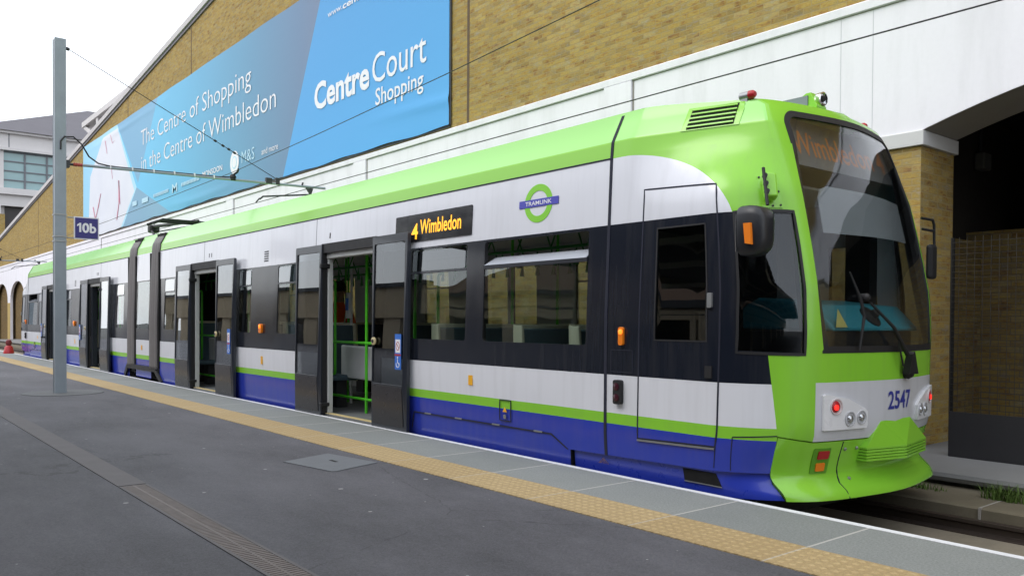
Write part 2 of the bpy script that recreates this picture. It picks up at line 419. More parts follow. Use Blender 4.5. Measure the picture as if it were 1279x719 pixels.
# ------------------------------------------------------------------ the tram's body surface: s along the side and round the nose, z up
def lerp(a, b, t): return a+(b-a)*t
def interp(tab, x):
    if x <= tab[0][0]: return tab[0][1]
    for (x0, y0), (x1, y1) in zip(tab, tab[1:]):
        if x <= x1: return lerp(y0, y1, (x-x0)/(x1-x0))
    return tab[-1][1]
YC=1.325
YPROF=[(-.3,.06),(0,.03),(.15,.015),(.35,.0),(1.3,.0),(2.05,.03),(2.62,.055),(2.76,.068),(3.03,.21)]
PLAN=[(-4.65,0),(-4.2,0),(-3.9,0),(-3.72,.008),(-3.52,.075),(-3.37,.165),(-3.27,.265),(-3.205,.37),(-3.155,.50),(-3.115,.67),(-3.075,.90),(-3.045,1.12),(-3.035,YC)]
def _cr(P,n=8):
    out=[]
    for i in range(len(P)-1):
        p0=P[max(i-1,0)];p1=P[i];p2=P[i+1];p3=P[i+2] if i+2<len(P) else (2*P[-1][0]-P[-1][0], 2*YC-P[-2][1])
        if i+2>=len(P): p3=(P[-2][0],2*YC-P[-2][1])
        for k in range(n):
            t=k/n
            out.append(tuple(.5*((2*p1[a])+(-p0[a]+p2[a])*t+(2*p0[a]-5*p1[a]+4*p2[a]-p3[a])*t*t+(-p0[a]+3*p1[a]-3*p2[a]+p3[a])*t**3) for a in (0,1)))
    out.append(P[-1]); return out
PL=_cr(PLAN); SL=[PL[0][0]]
for a,b in zip(PL,PL[1:]): SL.append(SL[-1]+math.dist(a,b))
SC=SL[-1]      # s at the centre of the nose
PX=[(s,p[0]) for s,p in zip(SL,PL)]; PY=[(s,p[1]) for s,p in zip(SL,PL)]
FZ=[(-.3,.05),(-.03,.045),(.02,.035),(.09,-.05),(.12,-.085),(.16,-.09),(.24,-.075),(.45,-.01),(.47,-.01),(1.2,0),(1.5,-.015),(1.8,-.07),(2.25,-.17),(2.56,-.285),(2.76,-.36),(2.9,-.42),(2.98,-.485),(3.03,-.56)]
def soft(tab,x,r):
    return sum(interp(tab,x+r*k/3) for k in range(-3,4))/7
SB=-3.12
def smooth(t): t=max(0,min(1,t)); return t*t*(3-2*t)
def S(s,z):
    y0=soft(YPROF,z,.010)
    if s<=-4.65: return (s,y0,z)
    x=interp(PX,s); y=interp(PY,s)
    w=smooth((s+4.35)/1.25)
    F=soft(FZ,z,.03)
    px=x+F*w; py=y
    # above the door the side runs straight in to the brow
    k=smooth((z-2.14)/.58)
    if k>0 and s<SB:
        t=(s+4.65)/(SB+4.65)
        cx=interp(PX,SB)+F; cy=interp(PY,SB)
        px=px+(-4.65+(cx+4.65)*t-px)*k; py=py+(cy*t**1.08-py)*k
    return (px, y0+py*(1-y0/YC), z-.05*smooth((s+4.6)/1.5)*smooth((z-2.93)/.1))

def SS(s, z, off=0.0):
    """point on the surface, pushed outwards by off; s beyond SC runs down the far side"""
    def q(s, z):
        if s > SC:
            p = S(2*SC-s, z); return Vector((p[0], 2*YC-p[1], p[2]))
        return Vector(S(s, z))
    p = q(s, z)
    if off:
        e = .01
        a = q(s+e, z)-q(s-e, z); b = q(s, z+e)-q(s, z-e)
        p = p+a.cross(b).normalized()*off
    return p
def frame(s, z):
    e = .01; a = (SS(s+e, z)-SS(s-e, z)).normalized(); b = (SS(s, z+e)-SS(s, z-e)).normalized()
    return SS(s, z), a, b, a.cross(b).normalized()
KINK = (2.608, 2.632, 2.748, 2.772)
def surf_n(s, z):
    e = .004
    return (SS(s+e, z)-SS(s-e, z)).cross(SS(s, z+e)-SS(s, z-e)).normalized()
def dense(poly):
    out = []
    for a, b in zip(poly, poly[1:]+poly[:1]):
        out.append(a)
        if abs(b[0]-a[0]) < .1: continue
        n0, n1 = -4.95, 2*SC+4.95; ks = []
        s = min(a[0], b[0]); hi = max(a[0], b[0])
        while True:
            s = s+.07 if n0-.01 < s < n1 else (min(s+1.0, n0) if s < n0 else s+1.0)
            if s >= hi-.03: break
            ks.append(s)
        if b[0] < a[0]: ks.reverse()
        out += [(s, lerp(a[1], b[1], (s-a[0])/(b[0]-a[0]))) for s in ks]
    return out
def surf_patch(name, outer, mat, parent, holes=(), off=.0, thick=0, inner=None, step=.25, rows=(), smooth=25, bevel=0, mapf=None):
    if not mapf: outer = dense(list(outer)); holes = [dense(list(h)) for h in holes]
    s0 = min(p[0] for p in outer); s1 = max(p[0] for p in outer); z0 = min(p[1] for p in outer); z1 = max(p[1] for p in outer)
    lines = [((s0-.001, z), (s1+.001, z)) for z in tuple(KINK)+tuple(rows) if z0+.01 < z < z1-.01] if s1-s0 > .3 and not mapf else []
    if s0 < SC-.02 and s1 > SC+.02: lines.append(((SC, z0-.001), (SC, z1+.001)))
    pts = []; nose0, nose1 = -4.95, 2*SC+4.95
    cols = []; s = s0
    while s < s1:
        cols.append(s); s = s+.07 if nose0-.01 < s < nose1 else (min(s+.8, nose0) if s < nose0 else s+.8)
    zs = [z0+(z1-z0)*k/max(2, int((z1-z0)/.12)) for k in range(1, max(2, int((z1-z0)/.12)))]
    cols.append(s1)
    for _, (ls, lz) in lines:
        if abs(lz-z1) > .002: pts += [(q, lz) for q in cols[1:-1]]
    if s0 < SC-.02 and s1 > SC+.02:
        pts += [(SC, z0+(z1-z0)*k/40) for k in range(1, 40)]
    for s in cols[1:]:
        if nose0 < s < nose1:
            for z in zs: pts.append((s+1e-4, z+1e-4))
        else:
            for z in zs[::5]: pts.append((s, z))
    v2, f2 = cdt(outer, holes, lines, pts)
    F = mapf or SS
    vs = [tuple(F(s, z, off)) for s, z in v2]; uv = [(min(s, 2*SC-s), z) for s, z in v2]
    mb = MB(); mb.add(vs, f2)
    if thick:
        n = len(vs); mb.mat(1 if inner else 0)
        mb.add([tuple(F(s, z, off-thick)) for s, z in v2], [f[::-1] for f in f2]); mb.mat(0)
        cnt = {}
        for f in f2:
            for i in range(len(f)): e = (f[i], f[(i+1) % len(f)]); cnt[e] = 1
        rim = [(e[0], e[1]) for e in cnt if (e[1], e[0]) not in cnt]
        k = len(mb.f)
        for a_, b_ in rim:
            q = [b_, a_, a_+n, b_+n]
            if MIR['on']: q.reverse()
            mb.f.append(q); mb.mi.append(2 if inner else 0)
        uv = uv+uv
    o = mb.build(name, [mat, inner, M['black']] if inner else mat, parent, smooth=smooth, uv=uv, bevel=bevel)
    if mapf or bevel: return o
    me = o.data; nn = [surf_n(s, z) for s, z in v2]; n = len(v2); nf = len(f2)
    if MIR['on']: nn = [Vector((-q.x, q.y, q.z)) for q in nn]
    cn = [None]*len(me.loops)
    for pi, pl in enumerate(me.polygons):
        for li in pl.loop_indices:
            vi = me.loops[li].vertex_index
            cn[li] = tuple(nn[vi]) if pi < nf else (tuple(-nn[vi-n]) if pi < 2*nf and thick else tuple(pl.normal))
    me.normals_split_custom_set(cn)
    return o
def ribbon(mb, path, w, off=.003, closed=False, th=.004):
    """raised strip of width w along a polyline on the surface"""
    fine = []
    seq = path+[path[0]] if closed else path
    for a, b in zip(seq, seq[1:]):
        L = math.dist(a, b); nose = max(a[0], b[0]) > -4.85
        n = max(1, int(L/.05)) if nose else max(1, int(abs(a[0]-b[0])/.4), int(abs(a[1]-b[1])/.04))
        for k in range(n): fine.append((lerp(a[0], b[0], k/n), lerp(a[1], b[1], k/n)))
    fine.append(seq[-1])
    vs = []; fs = []
    for i, p in enumerate(fine):
        a = fine[max(i-1, 0)]; b = fine[min(i+1, len(fine)-1)]
        if closed and i in (0, len(fine)-1): a = fine[-2]; b = fine[1]
        dx, dz = b[0]-a[0], b[1]-a[1]; L = math.hypot(dx, dz) or 1; nx, nz = -dz/L*w/2, dx/L*w/2
        for sg in (-1, 1):
            q = (p[0]+sg*nx, p[1]+sg*nz)
            vs.append(tuple(SS(q[0], q[1], off-th-.004))); vs.append(tuple(SS(q[0], q[1], off)))
    for i in range(len(fine)-1):
        a = i*4; b = a+4
        fs += [(a+1, b+1, b+3, a+3), (a, b, b+1, a+1), (a+3, b+3, b+2, a+2)]
    fs = [f[::-1] for f in fs]
    fs = [f[::-1] for f in fs]
    mb.add(vs, fs); return mb
_tc = {}
def text2d(body, bold=0.0):
    key = (body, bold)
    if key in _tc: return _tc[key]
    cu = bpy.data.curves.new('lettering', 'FONT'); cu.body = body; cu.offset = bold; cu.resolution_u = 3
    o = bpy.data.objects.new('lettering', cu); COL.objects.link(o)
    dg = bpy.context.evaluated_depsgraph_get(); me = bpy.data.meshes.new_from_object(o.evaluated_get(dg))
    v = [(p.co.x, p.co.y) for p in me.vertices]; f = [list(p.vertices) for p in me.polygons]
    # orient all faces the same way
    g = []
    for q in f:
        ar = sum(v[q[i]][0]*v[q[(i+1) % len(q)]][1]-v[q[(i+1) % len(q)]][0]*v[q[i]][1] for i in range(len(q)))
        g.append(q if ar > 0 else q[::-1])
    bpy.data.objects.remove(o); bpy.data.curves.remove(cu); bpy.data.meshes.remove(me)
    _tc[key] = (v, g); return v, g
def text_on(mb, body, x0, x1, base, cap, mapf, bold=0.0):
    """letters fitted between x0 and x1, capital height cap, laid on a surface by mapf(x, z)"""
    v, f = text2d(body, bold)
    mn = min(p[0] for p in v); mx = max(p[0] for p in v)
    k = cap/.70
    mb.add([tuple(mapf(x0+(p[0]-mn)/(mx-mn)*(x1-x0), base+p[1]*k)) for p in v], f)
    return mb
def disc_on(mb, s, z, r0, prof, n=24):
    p, a, b, nn = frame(s, z); mb.lathe([(r*r0, d) for r, d in prof], p, nn, n); return mb

# ------------------------------------------------------------------ the tram
M['glass_cab'] = glass('cab_side_glass', (.55, .58, .60), gain=1.0); M['roof_top'] = plain('roof_top_skylit', (.34, .74, .19), .5); M['disp_grey'] = plain('display_grey', (.16, .16, .165), .45); M['tri_yellow'] = plain('triangle_yellow', (.75, .68, .22), .6)  # roof_top: bright sky light on the roof put into a paler green
M['lamp_bowl'] = plain('lamp_bowl', (.50, .51, .54), .3, coat=.5); M['lamp_ring'] = plain('lamp_ring', (.62, .55, .56), .35, coat=.4)
tram = thing('tram', 'long lime green, white and blue articulated tram standing at the platform with its doors open', 'tram', (-18.43, 1.325, -.42))
W_NEAR = [(-6.575, 1.05, -5.10, 2.04), (-7.93, 1.05, -6.87, 2.04), (-11.56, 1.05, -10.86, 2.04), (-13.08, 1.05, -12.55, 2.04), (-16.95, 1.05, -16.32, 2.04)]
DOORS = [(-9.99, -8.62), (-15.17, -13.84)]
LEAVES = [(-10.75, -9.97), (-8.64, -7.86), (-15.98, -15.15), (-13.86, -13.04)]
CABWIN = [(-3.579, 1.05), (-3.105, 1.035), (-3.100, 2.045), (-3.545, 2.045)]
CABDW = rrect(-4.33, 1.11, -3.825, 1.99, .015)
mir_s = lambda poly: [(2*SC-a, b) for a, b in poly][::-1]
WS = (-2.957, 1.035, 2.865)
def ws_poly(g=0.0, r=.10):
    a, z0, z1 = WS; a += g; z0 += g; z1 -= g; b = 2*SC-a; out = [(a, z0), (b, z0)]
    for k in range(7):
        t = R(90*k/6); out.append((b-r+r*math.cos(t), z1-r*1.1+r*1.1*math.sin(t)))
    for k in range(7):
        t = R(90+90*k/6); out.append((a+r+r*math.cos(t), z1-r*1.1+r*1.1*math.sin(t)))
    return out
def make_half(front):
    """one articulated section from its bellows to its cab nose"""
    L = -17.33
    near_holes = [rrect(*w, .035) for w in W_NEAR]+[[(a, -.2), (b, -.2), (b, 2.17), (a, 2.17)] for a, b in DOORS]
    far_holes = [mir_s(rrect(*w, .035)) for w in W_NEAR]
    for a, b in DOORS:
        m = (a+b)/2
        far_holes += [mir_s(rrect(a+.1, .5, m-.06, 2.05, .03)), mir_s(rrect(m+.06, .5, b-.1, 2.05, .03))]
    holes = near_holes+far_holes+[CABWIN, mir_s(CABWIN), CABDW, mir_s(CABDW), ws_poly(.012)]
    bot = [(L, -.05), (-5.31, -.05), (-5.30, .125), (-3.283, .165), (-3.283, .44), (-3.0, .398)]
    outer = bot+mir_s(bot)+[(2*SC-L, 3.03), (L, 3.03)]
    body = surf_patch('body_shell', outer, M['livery'], tram, holes, thick=.045, inner=M['grey_in'])
    # roof
    mb = MB(); ss = [L, -15, -12, -9, -6, -4.858, -4.75]; s = -4.65
    while s < SC-.01: ss.append(s); s += .09
    ss.append(SC-1e-4); nx = 10; vs = []; uv = []
    for s in ss:
        a = SS(s, 3.03); amp = .10*(1-.92*smooth((s+5.4)/1.0))*((YC-a.y)/1.12)
        for k in range(nx+1):
            t = k/nx; y = a.y+(2*YC-2*a.y)*t
            vs.append((a.x, y, a.z+amp*(1-(2*t-1)**2))); uv.append((s, 3.2))
    fs = [(i*(nx+1)+k, (i+1)*(nx+1)+k, (i+1)*(nx+1)+k+1, i*(nx+1)+k+1) for i in range(len(ss)-1) for k in range(nx)]
    mb.add(vs, fs); mb.build('roof', M['roof_top'], tram, smooth=30, uv=uv)
    # bumper with the flared lip
    o2 = [(-3.278, -.02), (2*SC+3.278, -.02), (2*SC+3.278, .43), (2*SC+3.0, .388), (-3.0, .388), (-3.278, .43)]
    bump = surf_patch('bumper', o2, M['lime'], tram, thick=.06, smooth=35, rows=[.0, .03, .05, .07, .09, .11, .13, .15, .17, .20, .25, .32])
    mb = MB(); ribbon(mb, [(-2.735, -.02), (-2.735, .08), (-2.70, .13), (-2.70, .385)], .007); mb.build('seam', M['groove'], bump)
    for s_, z_ in ((-2.66, .325), (-2.53, .325), (-2.60, .10)):
        mb = MB(); disc_on(mb, s_, z_, .014, [(1, -.01), (1, .006), (.6, .012)], 10); mb.build('bolt', M['steel'], bump)
    # fog lamp with two lenses; a darker lime patch paints its recess shade
    for sg in (0, 1):
        P = (lambda q: q) if sg == 0 else mir_s
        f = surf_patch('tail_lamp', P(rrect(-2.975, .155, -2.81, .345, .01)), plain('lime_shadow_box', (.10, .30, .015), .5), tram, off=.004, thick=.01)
        surf_patch('red_lens', P(rrect(-2.93, .265, -2.825, .325, .008)), M['red'], f, off=.012, thick=.01)
        surf_patch('amber_lens', P(rrect(-2.93, .175, -2.845, .235, .008)), M['orange'], f, off=.012, thick=.01)
        hl = surf_patch('headlamp_cluster', P([(-2.945, .48), (-2.50, .48), (-2.49, .50), (-2.49, .60), (-2.52, .625), (-2.70, .70), (-2.93, .74), (-2.95, .73)]), plain('lamp_housing', (.76, .77, .80), .3, coat=.4), tram, off=.022, thick=.03, smooth=40, bevel=.006)
        for s_, z_, r_, mt, nm in ((-2.835, .65, .060, 'red_lit', 'stop_lamp'), (-2.69, .555, .055, 'lens', 'headlamp'), (-2.565, .56, .052, 'lens', 'headlamp')):
            s2 = s_ if sg == 0 else 2*SC-s_
            mb = MB(); disc_on(mb, s2, z_, r_, [(1, .015), (1.0, .030), (.88, .030), (.80, .0225), (.5, .0225), (0, .0225)]); lm = mb.build(nm, M['lamp_bowl'] if mt == 'lens' else M['lamp_ring'], hl, smooth=30)
            if mt == 'lens':
                mb = MB(); disc_on(mb, s2, z_, r_*.58, [(1, .0226), (.9, .032), (.5, .040), (0, .043)]); mb.build('clear_lens', M['lens'], lm, smooth=60)
            else:
                mb = MB(); disc_on(mb, s2-.008, z_, r_*.72, [(1, .0226), (.9, .030), (0, .038)]); mb.build('red_lens', M['red'], lm, smooth=60)
            if mt == 'red_lit':
                mb = MB(); disc_on(mb, s2-.012, z_-.005, r_*.34, [(1, .03), (1, .040), (0, .044)]); mb.build('bulb', M['red_lit'], lm)
    # hood over the coupler
    HD = [(-3.18, .93), (-3.065, .93), (-2.965, 1.35), (-3.05, 1.86), (-3.18, 1.86)]
    HI = [(-3.18, .95), (-3.08, .95), (-2.98, 1.35), (-3.065, 1.84), (-3.18, 1.84)]
    mb = MB(); z = .225
    for k in range(5):
        mb.prism(HD, 'z', z, z+.0155); z += .0155
        if k < 4: mb.prism(HI, 'z', z-.001, z+.0075); z += .0065
    mb.add([(x, y, z) for x, y in HD]+[(-3.05, 1.12, .515), (-3.05, 1.58, .515), (-3.16, 1.12, .515), (-3.16, 1.58, .515)],
           [(1, 2, 5), (2, 3, 6, 5), (0, 1, 5, 7), (3, 4, 8, 6), (5, 6, 8, 7)])
    mb.build('coupler_hood', M['lime'], tram)
    # recessed skirts and gear below the floor
    sk = surf_patch('skirt', [(-5.28, -.10), (-3.285, -.02), (-3.285, .19), (-5.28, .15)], M['blue'], tram, off=-.03, thick=.03, rows=[.05, .1])
    surf_patch('vent_slot', [(-4.06, .035), (-3.72, .035), (-3.72, .13), (-4.06, .13)], M['void'], sk, off=-.027, thick=.003)
    surf_patch('slot_lip', [(-4.06, .030), (-3.72, .030), (-3.72, .038), (-4.06, .038)], M['steel'], sk, off=-.022, thick=.006)
    mb = MB(); sk2 = surf_patch('skirt', mir_s([(-5.28, -.10), (-3.285, -.02), (-3.285, .19), (-5.28, .15)]), M['blue'], tram, off=-.03, thick=.03, rows=[.05, .1])
    mb = MB(); mb.box(L+.1, -3.55, .25, 2.4, -.22, -.06); mb.build('underframe', M['void'], tram)
    for bx in (-6.6, -4.9):
        for y in (.535, 1.97):
            mb = MB(); mb.lathe([(.28, 0), (.30, .012), (.30, .05), (.27, .06), (.27, .12), (.1, .13)], (bx, y, -.06 if bx > -6 else -.06), (0, 1, 0), 28)
            mb.build('wheel', M['rail'], tram, smooth=40)
    # floor, ceiling, partition, seats
    mb = MB(); mb.box(L+.02, -4.4, .11, 2.54, -.03, .018); mb.build('floor', M['floor_in'], tram)
    mb = MB(); mb.box(L+.02, -4.95, .12, 2.53, 2.30, 2.33); mb.build('ceiling', M['grey_in'], tram)
    mb = MB(); mb.box(-4.93, -4.90, .08, 2.57, .02, 2.3); mb.build('cab_bulkhead', M['black'], tram)
    for a, b in DOORS:
        mb = MB(); mb.box(a-.04, b+.04, -.015, .12, -.012, .024); sill = mb.build('door_sill', M['steel'], tram)
        mb = MB(); mb.box(a-.02, b+.02, -.017, .0, .026, .030); mb.box(a, b, -.01, .06, .026, .031); mb.build('sill_edge', plain('sill_yellow', (.62, .50, .24), .6), sill)
        mb = MB(); mb.box(a+.0, a+.055, .012, .085, .02, 2.10); mb.build('door_jamb', plain('pale_jamb', (.55, .56, .55), .4), tram, bevel=.01)
        mb = MB(); mb.box(b-.10, b+.02, .02, .15, .02, 2.10); mb.build('door_jamb', M['dark'], tram, bevel=.01)
        mb = MB(); mb.box(a-.02, b+.02, .0, .10, 2.06, 2.14); mb.build('door_header', plain('pale_jamb', (.55, .56, .55), .4), tram, bevel=.01)
        mb = MB(); mb.box(a-.02, b+.02, -.05, .02, 2.13, 2.25); mb.build('door_track', M['black'], tram)
        for z0, z1 in ((.12, .17), (1.93, 1.99)):
            mb = MB(); mb.box(a+.01, a+.07, -.10, .03, z0, z1); mb.build('door_stop', M['black'], tram, bevel=.01)
        mb = MB(); mb.box(a-.06, a+.03, -.055, .010, .0, 2.24); mb.build('door_seal', M['black'], tram)
        mb = MB(); mb.box(b-.02, b+.06, -.055, .010, .0, 2.24); mb.build('door_seal', M['black'], tram)
        # green handrails
        off = .69 if a > -12 else .99
        for x, dr in ((a-off+.09, -1), (b+off-.09, 1)):
            mb = MB(); mb.tube([(x+dr*.10, .45, 1.80), (x+dr*.03, .45, 1.80), (x, .45, 1.77), (x, .45, .52), (x+dr*.03, .45, .48), (x+dr*.10, .45, .48)], .019)
            mb.build('grab_rail', M['lime_matt'], tram, smooth=50)
        for px in (a+.29, b+.10):
            mb = MB(); mb.tube([(px, .45, .02), (px, .45, 2.3)], .020); mb.build('pole', M['lime_matt'], tram, smooth=50)
        for zz in (.20, .95):
            mb = MB(); mb.tube([(a-off, .45, zz), (b+off, .45, zz)], .019); mb.build('cross_rail', M['lime_matt'], tram, smooth=50)
        mb = MB(); mb.prism([(a-off-.03, .44), (b-.2, .42), (b-.1, .50), (b-.08, .88), (a-off-.03, .90)], 'y', .60, .66); mb.build('draught_screen', M['sign_white'], tram, bevel=.02)
        mb = MB(); mb.box(a-1.0, a-.72, 1.55, 1.60, .02, 2.2); mb.build('screen_post', plain('screen_dark', (.05, .06, .06), .5), tram)
        mb = MB(); mb.tube([(a-1.02, .93, .02), (a-1.02, .93, 2.3)], .02); mb.box(a-1.07, a-.97, .86, .92, 1.28, 1.66); tk = mb.build('ticket_reader', M['sign_white'], tram, bevel=.01)
        mb = MB(); mb.box(a-1.06, a-.98, .850, .861, 1.40, 1.58); mb.build('reader_face', M['stk_blue'], tk)
    seat_x = [-5.35, -6.15, -6.95, -7.6, -10.9, -11.6, -12.3, -12.9, -16.1, -16.8]
    for x in seat_x:
        for y0 in (.18, 1.72):
            w = .78
            mb = MB(); mb.box(x-.02, x+.40, y0, y0+w, .40, .48); st = mb.build('seat', M['seat_blue'], tram, bevel=.03)
            mb = MB(); mb.prism([(x-.07, .40), (x+.01, .40), (x-.05, 1.18), (x-.11, 1.18)], 'y', y0+.03, y0+w-.03); mb.build('seat_back', M['seat_blue'], st, bevel=.02)
            mb = MB()
            for yy in (y0, y0+w-.035): mb.prism([(x-.12, .36), (x+.04, .36), (x-.03, 1.21), (x-.14, 1.21)], 'y', yy, yy+.035)
            mb.prism([(x-.15, .5), (x-.11, .5), (x-.13, 1.22), (x-.16, 1.22)], 'y', y0, y0+w)
            mb.build('seat_shell', M['cream_in'], st, bevel=.008)
            mb = MB(); mb.box(x+.05, x+.3, y0+.3, y0+.46, .018, .40); mb.build('seat_pedestal', M['dksteel'], st)
    for x in (-5.75, -7.3, -11.2, -12.6):
        for y in (.98, 1.68):
            mb = MB(); mb.tube([(x, y, .02), (x, y, 2.3)], .017); mb.build('pole', M['lime_matt'], tram, smooth=50)
    for y in (.80, 1.85):
        mb = MB(); mb.tube([(-17.2, y, 2.02), (-5.0, y, 2.02)], .016)
        for k in range(22): mb.tube([(-16.9+k*.55, y, 2.02), (-16.9+k*.55, y+(.12 if y < 1 else -.12), 2.3)], .010)
        for k in range(40): mb.prism([(-16.9+k*.3, 1.83), (-16.83+k*.3, 1.83), (-16.86+k*.3, 2.0)], 'y', y-.008, y+.008)
        mb.build('ceiling_rail', plain('rail_green_dark', (.02, .22, .04), .4), tram, smooth=50)
    # cab
    mb = MB(); mb.prism([(-4.15, 1.20), (-3.32, 1.19), (-3.33, 1.22), (-3.50, 1.40), (-4.0, 1.46), (-4.15, 1.38)], 'y', .90, 2.30); cn = mb.build('cab_console', M['teal'], tram, bevel=.03)
    mb = MB(); mb.lathe([(.11, -.01), (.10, .02), (.04, .04), (.035, .07), (0, .08)], (-3.41, 1.62, 1.30), (.78, 0, .62), 16); mb.build('console_knob', M['black'], cn, smooth=40)
    mb = MB(); mb.add([(-3.318, .93, 1.22), (-3.318, 1.10, 1.22), (-3.318, .95, 1.36), (-3.322, .93, 1.22), (-3.322, 1.10, 1.22), (-3.322, .95, 1.36)], [(0, 1, 2), (5, 4, 3), (0, 3, 4, 1), (1, 4, 5, 2), (2, 5, 3, 0)]); mb.build('warning_triangle', M['tri_yellow'], cn)
    mb = MB(); mb.box(-4.15, -3.34, .5, 2.2, .02, 1.188); mb.build('console_base', M['black'], tram)
    mb = MB(); mb.box(-4.8, -4.45, 1.1, 1.6, .45, .55); mb.box(-4.83, -4.75, 1.1, 1.6, .5, 1.35); mb.build('driver_seat', M['black'], tram, bevel=.03)
    mb = MB(); mb.box(-4.08, -3.84, 2.44, 2.58, .02, 2.3); mb.build('cab_post', M['black'], tram)
    surf_patch('sun_blind', [(-2.80, 1.93), (-1.50, 1.93), (-1.50, 2.26), (-2.66, 2.30), (-2.75, 2.27), (-2.79, 2.20)], M['blind'], tram, off=-.05, thick=.004, smooth=60)
    mb = MB(); mb.box(-4.88, -3.75, .40, 2.25, 2.36, 2.38); mb.build('cab_ceiling', M['grey_in'], tram)
    # windscreen
    ws = surf_patch('windscreen', ws_poly(.002), M['glass_ws'], tram, off=-.004, thick=.006, smooth=40)
    sh = surf_patch('screen_border', ws_poly(.0), M['black'], tram, holes=[[(a, b) for a, b in ws_poly(.05, .07)]], off=.0035, thick=.004, smooth=40)
    bx = lambda z: -3.475-(z-2.46)*.37
    mb = MB(); mb.prism([(bx(2.45)-.03, 2.45), (bx(2.45), 2.45), (bx(2.84), 2.84), (bx(2.84)-.03, 2.84)], 'y', .53, 2*YC-.53); dd = mb.build('route_display', M['disp_grey'], tram)
    if front:
        mb = MB(); text_on(mb, 'Wimbledon 4', .64, 2.06, 2.545, .20, lambda y, z: (bx(z)+.004, y, z), .006); mb.build('lettering', M['amber_dim'], dd)
    # wiper
    p, a, b, nn = frame(SC+.15, .87); mb = MB(); mb.lathe([(.045, -.01), (.05, .03), (.03, .06)], p, nn, 12)
    base = p+nn*.045
    t1 = SS(SC-.42, 1.40, .05)
    v1 = SS(SC+.24, .86, .02); v2 = SS(SC+.05, .865, .02); v3 = SS(SC+.03, 1.02, .055); v4 = SS(SC+.07, 1.04, .055)
    mb.add([tuple(v1), tuple(v2), tuple(v3), tuple(v4)]+[tuple(q+nn*.05) for q in (v1, v2, v3, v4)], [(0, 1, 2, 3), (7, 6, 5, 4), (0, 4, 5, 1), (1, 5, 6, 2), (2, 6, 7, 3), (3, 7, 4, 0)])
    arm = [SS(SC+.06, 1.0, .06), SS(SC-.18, 1.22, .07), t1]
    mb.tube(arm, [.018, .013, .009]); mb.tube([SS(SC+.0, .93, .05), SS(SC-.1, 1.12, .06)], .007)
    wp = mb.build('wiper', M['black'], tram)
    mb = MB(); mb.tube([SS(SC-.60, 1.62, .035), SS(SC-.50, 1.42, .03), SS(SC-.47, 1.30, .03), SS(SC-.52, 1.06, .03)], [.006, .012, .012, .008]); disc_on(mb, SC-.47, 1.44, .03, [(1, 0), (1, .06), (.5, .08)], 10)
    mb.build('wiper_blade', M['black'], wp)
    # side glass
    def pane(poly, nm='window_pane', mat='glass', off=-.008): return surf_patch(nm, poly, M[mat], tram, off=off, thick=.006, smooth=40)
    hop = 0
    for i, w in enumerate(W_NEAR):
        g = (w[0]-.015, w[1]-.015, w[2]+.015, w[3]+.015)
        for far in (0, 1):
            P = mir_s if far else (lambda q: q)
            if i == 0 and not far:
                pn = pane(P(rrect(g[0], g[1], g[2], 1.775, .02)))
                mb = MB(); mb.box(w[0], w[2], .006, .03, 1.770, 1.805); mb.build('window_bar', M['dark'], tram)
                mb = MB(); mb.prism([(.004, 1.806), (.018, 1.806), (.165, 1.885), (.155, 1.893)], 'x', w[0]+.02, w[2]-.02)
                mb.build('tilting_pane', plain('hopper_sky_glint', (.62, .66, .74), .12, coat=.6), tram)  # opaque pale pane, the sky's reflection painted into its colour
            else:
                pn = pane(P(rrect(*g, .03)))
                mb = MB(); ribbon(mb, P([(w[0], 1.785), (w[2], 1.785)]), .022, off=.0, th=.006); mb.build('window_bar', M['dark'], tram)
                if not far:
                    surf_patch('upper_light', P(rrect(w[0]+.03, 1.80, w[2]-.03, 2.02, .02)), M['glass_top'], pn, off=-.001, thick=.004)
    for a, b in DOORS:
        m = (a+b)/2
        for q in (rrect(a+.08, .48, m-.04, 2.07, .03), rrect(m+.04, .48, b-.08, 2.07, .03)): pane(mir_s(q), 'door_pane')
    cw = [(-3.59, 1.04), (-3.095, 1.025), (-3.090, 2.055), (-3.555, 2.055)]
    cd = [(-4.34, 1.10), (-3.815, 1.10), (-3.815, 2.0), (-4.34, 2.0)]
    for P, Q in ((lambda q: q, lambda x: x), (mir_s, lambda x: 2*SC-x)):
        pane(P(cw), 'cab_window', 'glass_cab'); dp = pane(P(cd), 'cab_door_window', 'glass_door')
        mb = MB(); ribbon(mb, P([(-4.33, 1.11), (-3.825, 1.11), (-3.825, 1.99), (-4.33, 1.99)]), .012, off=.003, closed=True); mb.build('window_rubber', M['black'], tram)
        mb = MB(); ribbon(mb, P([(-3.585, 1.035), (-3.102, 1.025), (-3.096, 2.06), (-3.56, 2.06)]), .02, off=.004, closed=True); mb.build('window_rubber', M['black'], tram)
        # outline of the cab door
        mb = MB(); ribbon(mb, P([(-4.50, .315), (-4.48, 2.315), (-3.70, 2.285), (-3.725, .335)]), .013, off=.002, closed=True); cdr = mb.build('cab_door_gap', M['groove'], tram)
        mb = MB(); ribbon(mb, P([(-4.50, .302), (-3.725, .321)]), .012, off=.012, th=.012); mb.build('door_rail', M['steel'], cdr)
        # seam of the cab module
        mb = MB(); ribbon(mb, P([(-4.86, .13), (-4.86, 3.0)]), .03, off=.005); mb.build('rubber_seam', M['groove'], tram)
        mb = MB(); ribbon(mb, P([(-17.3, 2.622), (-4.86, 2.622)]), .012, off=.006); mb.build('gutter', M['groove'], tram)
        mb = MB(); ribbon(mb, P([(-3.72, .18), (-3.72, .335)]), .006, off=.002); ribbon(mb, P([(-3.60, .42), (-3.58, .17)]), .006, off=.002); ribbon(mb, P([(-3.60, .42), (-3.285, .443)]), .008, off=.002); mb.build('panel_gap', M['groove'], tram)
